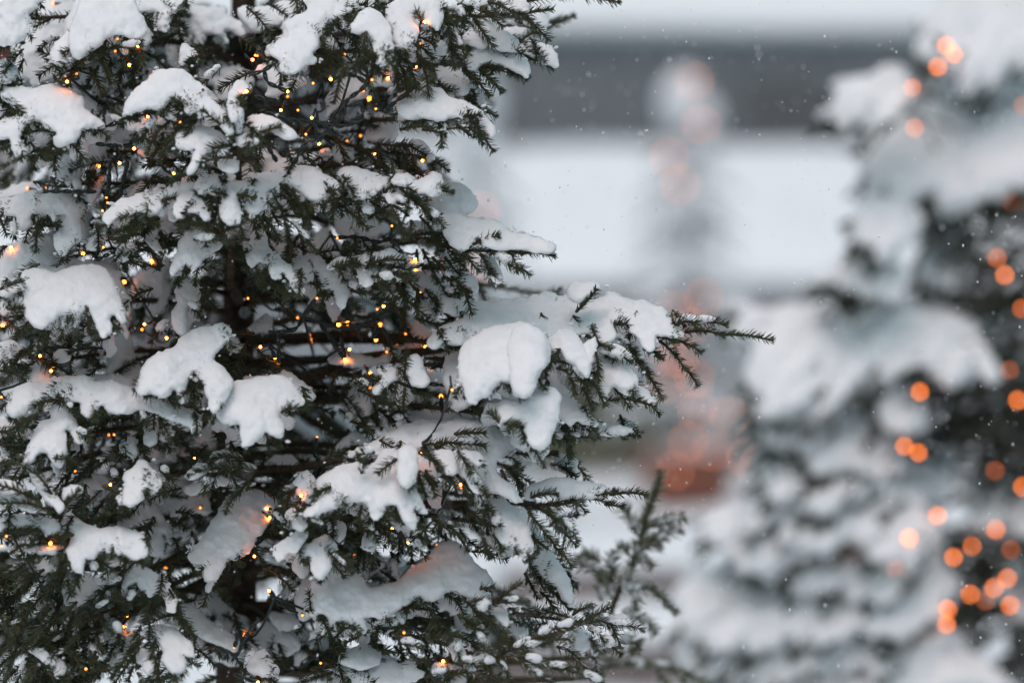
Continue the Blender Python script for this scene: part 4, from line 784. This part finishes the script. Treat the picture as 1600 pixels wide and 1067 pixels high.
# ================================================================== THE SMALL TREES FAR BEHIND
def far_tree(base,H,R,label,lights,seed,globe_label):
    rng=np.random.default_rng(seed)
    tree=link('spruce_tree',None,None,base); tag(tree,label,'tree')
    T=MB(); T.tube(np.array([[0,0,-.1],[0,0,H*.5],[0,0,H]]),np.array([.045,.03,.01]),8); T.obj('trunk',M['bark'],tree)
    z=.35; i=0
    while z<H-.1:
        br=Branch(); L=max(.12,R*(H-z)/H*rng.uniform(.75,1.1)+.30)
        auto_branch(br,base+UP*z,i*2.4+rng.uniform(-.3,.3),L,.15,.55,.95,rng,4.6,110,.03,.004,.09,1.1,.012,True)
        br.remesh_tubes(.024,i,.004)
        o=br.build(tree,M['needle_far'],M['far_snow']); o.location=-base
        z+=.055+.05*(1-z/H); i+=1
    br=Branch()
    for k in range(15):
        zz=H-.12-k*.15-.05*rng.random(); rr=max(.1,R*(H-zz)/H*.8); a=k*2.4
        c=base+UP*zz+np.array([math.cos(a),math.sin(a),0])*rr*.8*(k>0); e=c+np.array([math.cos(a),math.sin(a),-.35])*rr
        br.snow_tube(np.array([c-np.array([math.cos(a),math.sin(a),0])*.14,c,e]),.08+.09*rng.random()+.07*(k<3),None,9)
    br.wood.tube(np.array([base+UP*.4,base+UP*(H-.05)]),.012,5); br.needles(np.array([base+UP*(H-.5),base+UP*H]),90,.03,.004)
    o=br.build(tree,M['needle_far'],M['far_snow']); o.location=-base
    root=link('string_lights',None,None,base+UP*1.2); tag(root,globe_label,'string lights','light strings wound in the spruces')
    hm,lm=bulb_meshes(.021,M['globe']); C=MB(); pts=[]
    for tok in lights.split():
        x,y=[float(c) for c in tok.split(',')]; d=base[1]-.35-.012*(y-100)/10
        p=W(x,y,d); v=unit(np.array([rng.normal()*.5,-.7,.3])); place_bulb(root,hm,lm,p,v); pts.append(p-v*.17)
    pts=sorted(pts,key=lambda p:-p[2])
    for a,b in zip(pts[:-1],pts[1:]): C.tube(resample(np.array([a,(a+b)/2+np.array([0,.2,-.02]),b]),8),.006,5)
    if C.V:
        o=C.obj('cable',M['cable'],root); o.location=-root.location
    return tree

# ================================================================== SETTING
def build_setting():
    # snowy ground
    n=220; xs=np.linspace(-1,1,n); xs=np.sign(xs)*np.abs(xs)**1.8*90; ys=-10+np.linspace(0,1,n)**1.7*130
    X,Y=np.meshgrid(xs,ys); P=np.stack([X,Y,0*X],-1)
    Z=.10*noise(P,.35,1)+.05*noise(P,1.1,2)+.02*noise(P,3.,3)-.06
    V=np.stack([X,Y,Z],-1).reshape(-1,3); i=np.arange(n-1)[:,None]*n+np.arange(n-1)[None]
    Q=np.stack([i,i+1,i+n+1,i+n],-1).reshape(-1,4)
    g=link('snowy_ground',mesh_from('snowy_ground',V,[Q],M['far_snow'])); tag(g,kind='structure')
    # low hut with a deep snow roof
    hut=link('market_hut',None,None,(0,27,0)); tag(hut,'long low hut with pale walls under a wide snow-covered roof','hut')
    b=MB(); b.box((-20,0,-.2),(16,6,2.05)); b.obj('wall',M['pale_wall'],hut,False)
    r=MB(); m=60; k=26; xx=np.linspace(-21,17,m); yy=np.linspace(-.7,7,k); A,Bv=np.meshgrid(xx,yy)
    zt=2.18+(Bv+.7)/7.7*2.05; zt=np.where(Bv<-.5,zt-.05,zt)
    PP=np.stack([A,Bv,0*A],-1); zt=zt+.07*noise(PP,.6,4)+.03*noise(PP,1.7,5)
    V=np.concatenate([np.stack([A,Bv,zt],-1).reshape(-1,3),np.stack([A,Bv,2.06+(Bv+.7)/7.7*1.92],-1).reshape(-1,3)])
    i=(np.arange(k-1)[:,None]*m+np.arange(m-1)[None]); q=np.stack([i,i+1,i+m+1,i+m],-1).reshape(-1,4)
    e=np.arange(m-1); fr=np.stack([e,e+m*k,e+1+m*k,e+1],1); e2=(k-1)*m+e; bk=np.stack([e2,e2+1,e2+1+m*k,e2+m*k],1)
    s0=np.arange(k-1)*m; l=np.stack([s0,s0+m,s0+m+m*k,s0+m*k],1); s1=s0+m-1; rr=np.stack([s1,s1+m*k,s1+m+m*k,s1+m],1)
    roof=link('roof',mesh_from('roof',V,[np.concatenate([q,q[:,::-1]+m*k,fr,bk,l,rr])],M['far_snow']),hut)
    for x0,x1,z0,z1,mt in ((.25,1.75,.0,1.0,'olive'),(-4.2,-3.0,.0,1.75,'brown_wood'),(3.4,4.6,.75,1.6,'dark_glass'),(-7.5,-6.2,.75,1.6,'dark_glass'),(-10.4,-9.2,.75,1.6,'dark_glass')):
        d=MB(); d.box((x0,-.05,z0),(x1,-.003,z1)); nm='shutter' if mt=='olive' else 'door' if mt=='brown_wood' else 'window'
        o=d.obj(nm,M[mt],hut,False)
        f=MB()
        for lo,hi in (((x0-.07,-.07,z0),(x0,-.002,z1)),((x1,-.07,z0),(x1+.07,-.002,z1)),((x0-.07,-.07,z1),(x1+.07,-.002,z1+.08))): f.box(lo,hi)
        f.obj('frame',M['grey_wood'],o,False)
    # tall hall behind it
    hall=link('timber_hall',None,None,(0,38,0)); tag(hall,'tall hall of dark grey boards with a snow roof, behind the low hut','building')
    b=MB()
    for j in range(150):
        x=-24+j*.32; b.box((x,-.02-.015*(j%2),-.2),(x+.32,.3,6.25))
    b.box((-24,.31,-.2),(24,10,6.22)); b.obj('wall',M['grey_wood'],hall,False)
    r=MB(); V=[]; 
    A,Bv=np.meshgrid(np.linspace(-25,25,80),np.linspace(-.25,12,24)); PP=np.stack([A,Bv,0*A],-1)
    zt=6.27+.16+(Bv+.25)*.33+.06*noise(PP,.5,6); m=80;k=24
    V=np.concatenate([np.stack([A,Bv,zt],-1).reshape(-1,3),np.stack([A,Bv,6.27+(Bv+.25)*.33],-1).reshape(-1,3)])
    i=(np.arange(k-1)[:,None]*m+np.arange(m-1)[None]); q=np.stack([i,i+1,i+m+1,i+m],-1).reshape(-1,4)
    e=np.arange(m-1); fr=np.stack([e,e+m*k,e+1+m*k,e+1],1); e2=(k-1)*m+e; bk=np.stack([e2,e2+1,e2+1+m*k,e2+m*k],1)
    s0=np.arange(k-1)*m; l=np.stack([s0,s0+m,s0+m+m*k,s0+m*k],1); s1=s0+m-1; rr=np.stack([s1,s1+m*k,s1+m+m*k,s1+m],1)
    link('roof',mesh_from('roof',V,[np.concatenate([q,q[:,::-1]+m*k,fr,bk,l,rr])],M['far_snow']),hall)
    for x in (-2.6,3.6,6.2):
        d=MB(); d.box((x,-.075,4.75),(x+1.3,-.045,5.6)); o=d.obj('window',M['dark_glass'],hall,False)
        f=MB(); f.box((x-.08,-.09,4.67),(x,-.04,5.68)); f.box((x+1.3,-.09,4.67),(x+1.38,-.04,5.68)); f.box((x,-.09,5.6),(x+1.3,-.04,5.68)); f.box((x,-.09,4.67),(x+1.3,-.04,4.75)); f.obj('frame',M['grey_wood'],o,False)
    # red banner on the hall, brown chimney on the hut
    p0=W(-70,50,37.8); p1=W(14,112,37.8)
    b=MB(); xs=np.linspace(p0[0],p1[0],14); 
    V=np.concatenate([np.stack([xs,-.06*np.sin(np.arange(14)*1.3)-.08,0*xs+z],1) for z in (p0[2],p1[2])]+[np.stack([xs,-.06*np.sin(np.arange(14)*1.3)-.05,0*xs+z],1) for z in (p0[2],p1[2])])
    e=np.arange(13); Q=np.concatenate([np.stack([e+14,e+15,e+1,e],1),np.stack([e+28,e+29,e+43,e+42],1),np.stack([e,e+1,e+29,e+28],1),np.stack([e+14,e+42,e+43,e+15],1)])
    o=link('banner',mesh_from('banner',V-np.array([p0[0],0,p0[2]]),[Q],M['banner']),None,(p0[0],37.86,p0[2])); tag(o,'red cloth banner hanging on the dark boarded hall','banner')
    c=W(-8,255,31.0); b=MB(); b.box((-.22,-.22,-1.0),(.22,.22,.35)); o=b.obj('chimney_stack',M['brown_wood'],None,False); b2=MB(); b2.box((-.27,-.27,.35),(.27,.27,.43)); b2.obj('cap',M['brown_wood'],o,False); b3=MB(); b3.tube(np.array([[0,0,.43],[0,0,.5],[0,0,.56]]),np.array([.3,.24,.1]),10); b3.obj('snow_cap',M['far_snow'],o)
    o.location=(c[0],31.0,c[2]); tag(o,'brown chimney stack rising out of the snowy hut roof','chimney')
    # timber kerbs half buried in snow
    for (x0,x1,y,h,lab) in ((780,1075,13.9,.14,'brown timber beam lying in the snow, farther from the sharp spruce'),(700,1165,10.6,.12,'brown timber beam lying in the snow, nearer to the sharp spruce')):
        a=W(x0,533,y); c=W(x1,533,y); L=c[0]-a[0]
        b=MB(); b.box((0,-.12,-.2),(L,.12,h)); o=b.obj('timber_beam',M['brown_wood'],None,False); o.location=(a[0],y,0); tag(o,lab,'beam','timber beams lying in the snow')
        s=MB(); q=np.stack([np.linspace(-.02,L+.02,30),0*np.linspace(0,1,30)+.03,np.full(30,h+.03)],1); s.tube(q,.13*(1+.2*noise(q,2.,3)),10); so=s.obj('snow_cap',M['far_snow'],o); 
    # red tub of the middle tree
    return
def build_tub(base):
    b=MB(); z=np.array([0,.02,.25,.42,.46,.46,.40]); r=np.array([.37,.39,.43,.46,.49,.43,.40])
    b.tube(np.stack([0*z,0*z,z],1),r,20); o=b.obj('tree_tub',M['red'],None); o.location=base; tag(o,'round red tub holding the thin snowy spruce in front of the hut','tub')
    s=MB(); s.tube(np.array([[0,0,.40],[0,0,.46],[0,0,.50],[0,0,.53]]),np.array([.42,.40,.3,.1]),18); s.obj('snow',M['far_snow'],o)
    for zz in (.12,.34):
        rr=np.interp(zz,z[:4],r[:4])+.006; a=np.linspace(0,2*math.pi,33); h=MB(); h.tube(np.stack([rr*np.cos(a),rr*np.sin(a),0*a+zz],1),.014,6); h.obj('hoop',M['brown_wood'],o)

def build_snowfall():
    rng=np.random.default_rng(8); mb=MB()
    ico=np.array([[0,0,1],[.89,0,.45],[.28,.85,.45],[-.72,.53,.45],[-.72,-.53,.45],[.28,-.85,.45],[.72,.53,-.45],[-.28,.85,-.45],[-.89,0,-.45],[-.28,-.85,-.45],[.72,-.53,-.45],[0,0,-1.]])
    F=np.array([[0,1,2],[0,2,3],[0,3,4],[0,4,5],[0,5,1],[1,6,2],[2,7,3],[3,8,4],[4,9,5],[5,10,1],[6,7,2],[7,8,3],[8,9,4],[9,10,5],[10,6,1],[11,7,6],[11,8,7],[11,9,8],[11,10,9],[11,6,10]])
    for _ in range(6500):
        d=rng.uniform(2.35,4.6) if _>130 else rng.uniform(1.3,2.3); x=rng.uniform(-60,1660); y=rng.uniform(-60,1120)
        r=abs(rng.normal())*.00033+.00034
        if _<=130: r*=1.3
        if x<850 and d<2.9 and rng.random()<.7: continue
        mb.add(W(x,y,d)+ico*r*(1+.5*rng.random((12,1)))*np.array([1,1,rng.uniform(1,1.8)]),F)
    m,nt,b=material('snowflake'); b.inputs['Base Color'].default_value=(.95,.96,.97,1)
    tr=nt.nodes.new('ShaderNodeBsdfTranslucent'); tr.inputs['Color'].default_value=(.97,.98,1,1); mx=nt.nodes.new('ShaderNodeMixShader'); mx.inputs[0].default_value=.55
    nt.links.new(b.outputs[0],mx.inputs[1]); nt.links.new(tr.outputs[0],mx.inputs[2]); nt.links.new(mx.outputs[0],nt.nodes['Material Output'].inputs['Surface'])
    o=mb.obj('falling_snow',m); tag(o,'small snowflakes drifting down through the air','falling snow',kind='stuff')

build_setting()
cb=np.array([(1075-800)/1600*K*22,22,0.0])
build_tub(cb)
far_tree(cb+UP*.42,3.34,.66,'thin snowy spruce with orange globe lamps in a red tub before the hut',CLEDS,4,'string of orange globe lamps wound round the thin spruce in the red tub')
far_tree(np.array([(738-800)/1600*K*20,20,0.0]),3.68,.60,'thin snowy spruce just behind the sharp spruce, in front of the hut','750,330 740,420',9,'string of globe lamps on the thin spruce just behind the sharp one')
build_right_tree()
build_near_tree()
build_near_lights()
build_snowfall()

# ------------------------------------------------------------------ light, camera, render
w=bpy.data.worlds.new('World'); S.world=w; w.use_nodes=True; nt=w.node_tree
bg=nt.nodes['Background']; sky=nt.nodes.new('ShaderNodeTexSky'); sky.sky_type='NISHITA'; sky.sun_disc=False
sky.sun_elevation=math.radians(66); sky.sun_rotation=math.radians(205); sky.air_density=1.0; sky.dust_density=4.0; sky.ozone_density=1.0
hs=nt.nodes.new('ShaderNodeHueSaturation'); hs.inputs['Saturation'].default_value=1.2; hs.inputs['Hue'].default_value=.432
nt.links.new(sky.outputs['Color'],hs.inputs['Color']); nt.links.new(hs.outputs['Color'],bg.inputs['Color']); bg.inputs['Strength'].default_value=.12
sl=bpy.data.lights.new('sun','SUN'); sl.energy=1.15; sl.angle=math.radians(70); sl.color=(1,.985,.965)
so=link('sun',sl)
az=math.radians(205); el=math.radians(66)
sd=Vector((math.sin(az)*math.cos(el),math.cos(az)*math.cos(el),math.sin(el)))
so.rotation_euler=sd.to_track_quat('Z','Y').to_euler(); so.location=(0,0,12)
cam=bpy.data.cameras.new('camera'); cam.lens=85; cam.sensor_width=36; cam.clip_end=400; cam.clip_start=.05
cam.dof.use_dof=True; cam.dof.focus_distance=FOCUS; cam.dof.aperture_fstop=1.4
co=link('camera',cam,None,(0,0,CZ)); co.rotation_euler=(math.pi/2,0,0); S.camera=co
S.view_settings.view_transform='Standard'; S.view_settings.look='None'; S.view_settings.gamma=1; S.view_settings.exposure=-.17
S.cycles.use_denoising=True; S.cycles.denoiser='OPENIMAGEDENOISE'
S.cycles.max_bounces=8; S.cycles.diffuse_bounces=5; S.cycles.glossy_bounces=2; S.cycles.transmission_bounces=2
S.cycles.sample_clamp_indirect=6; S.cycles.use_light_tree=True; S.cycles.caustics_reflective=False; S.cycles.caustics_refractive=False
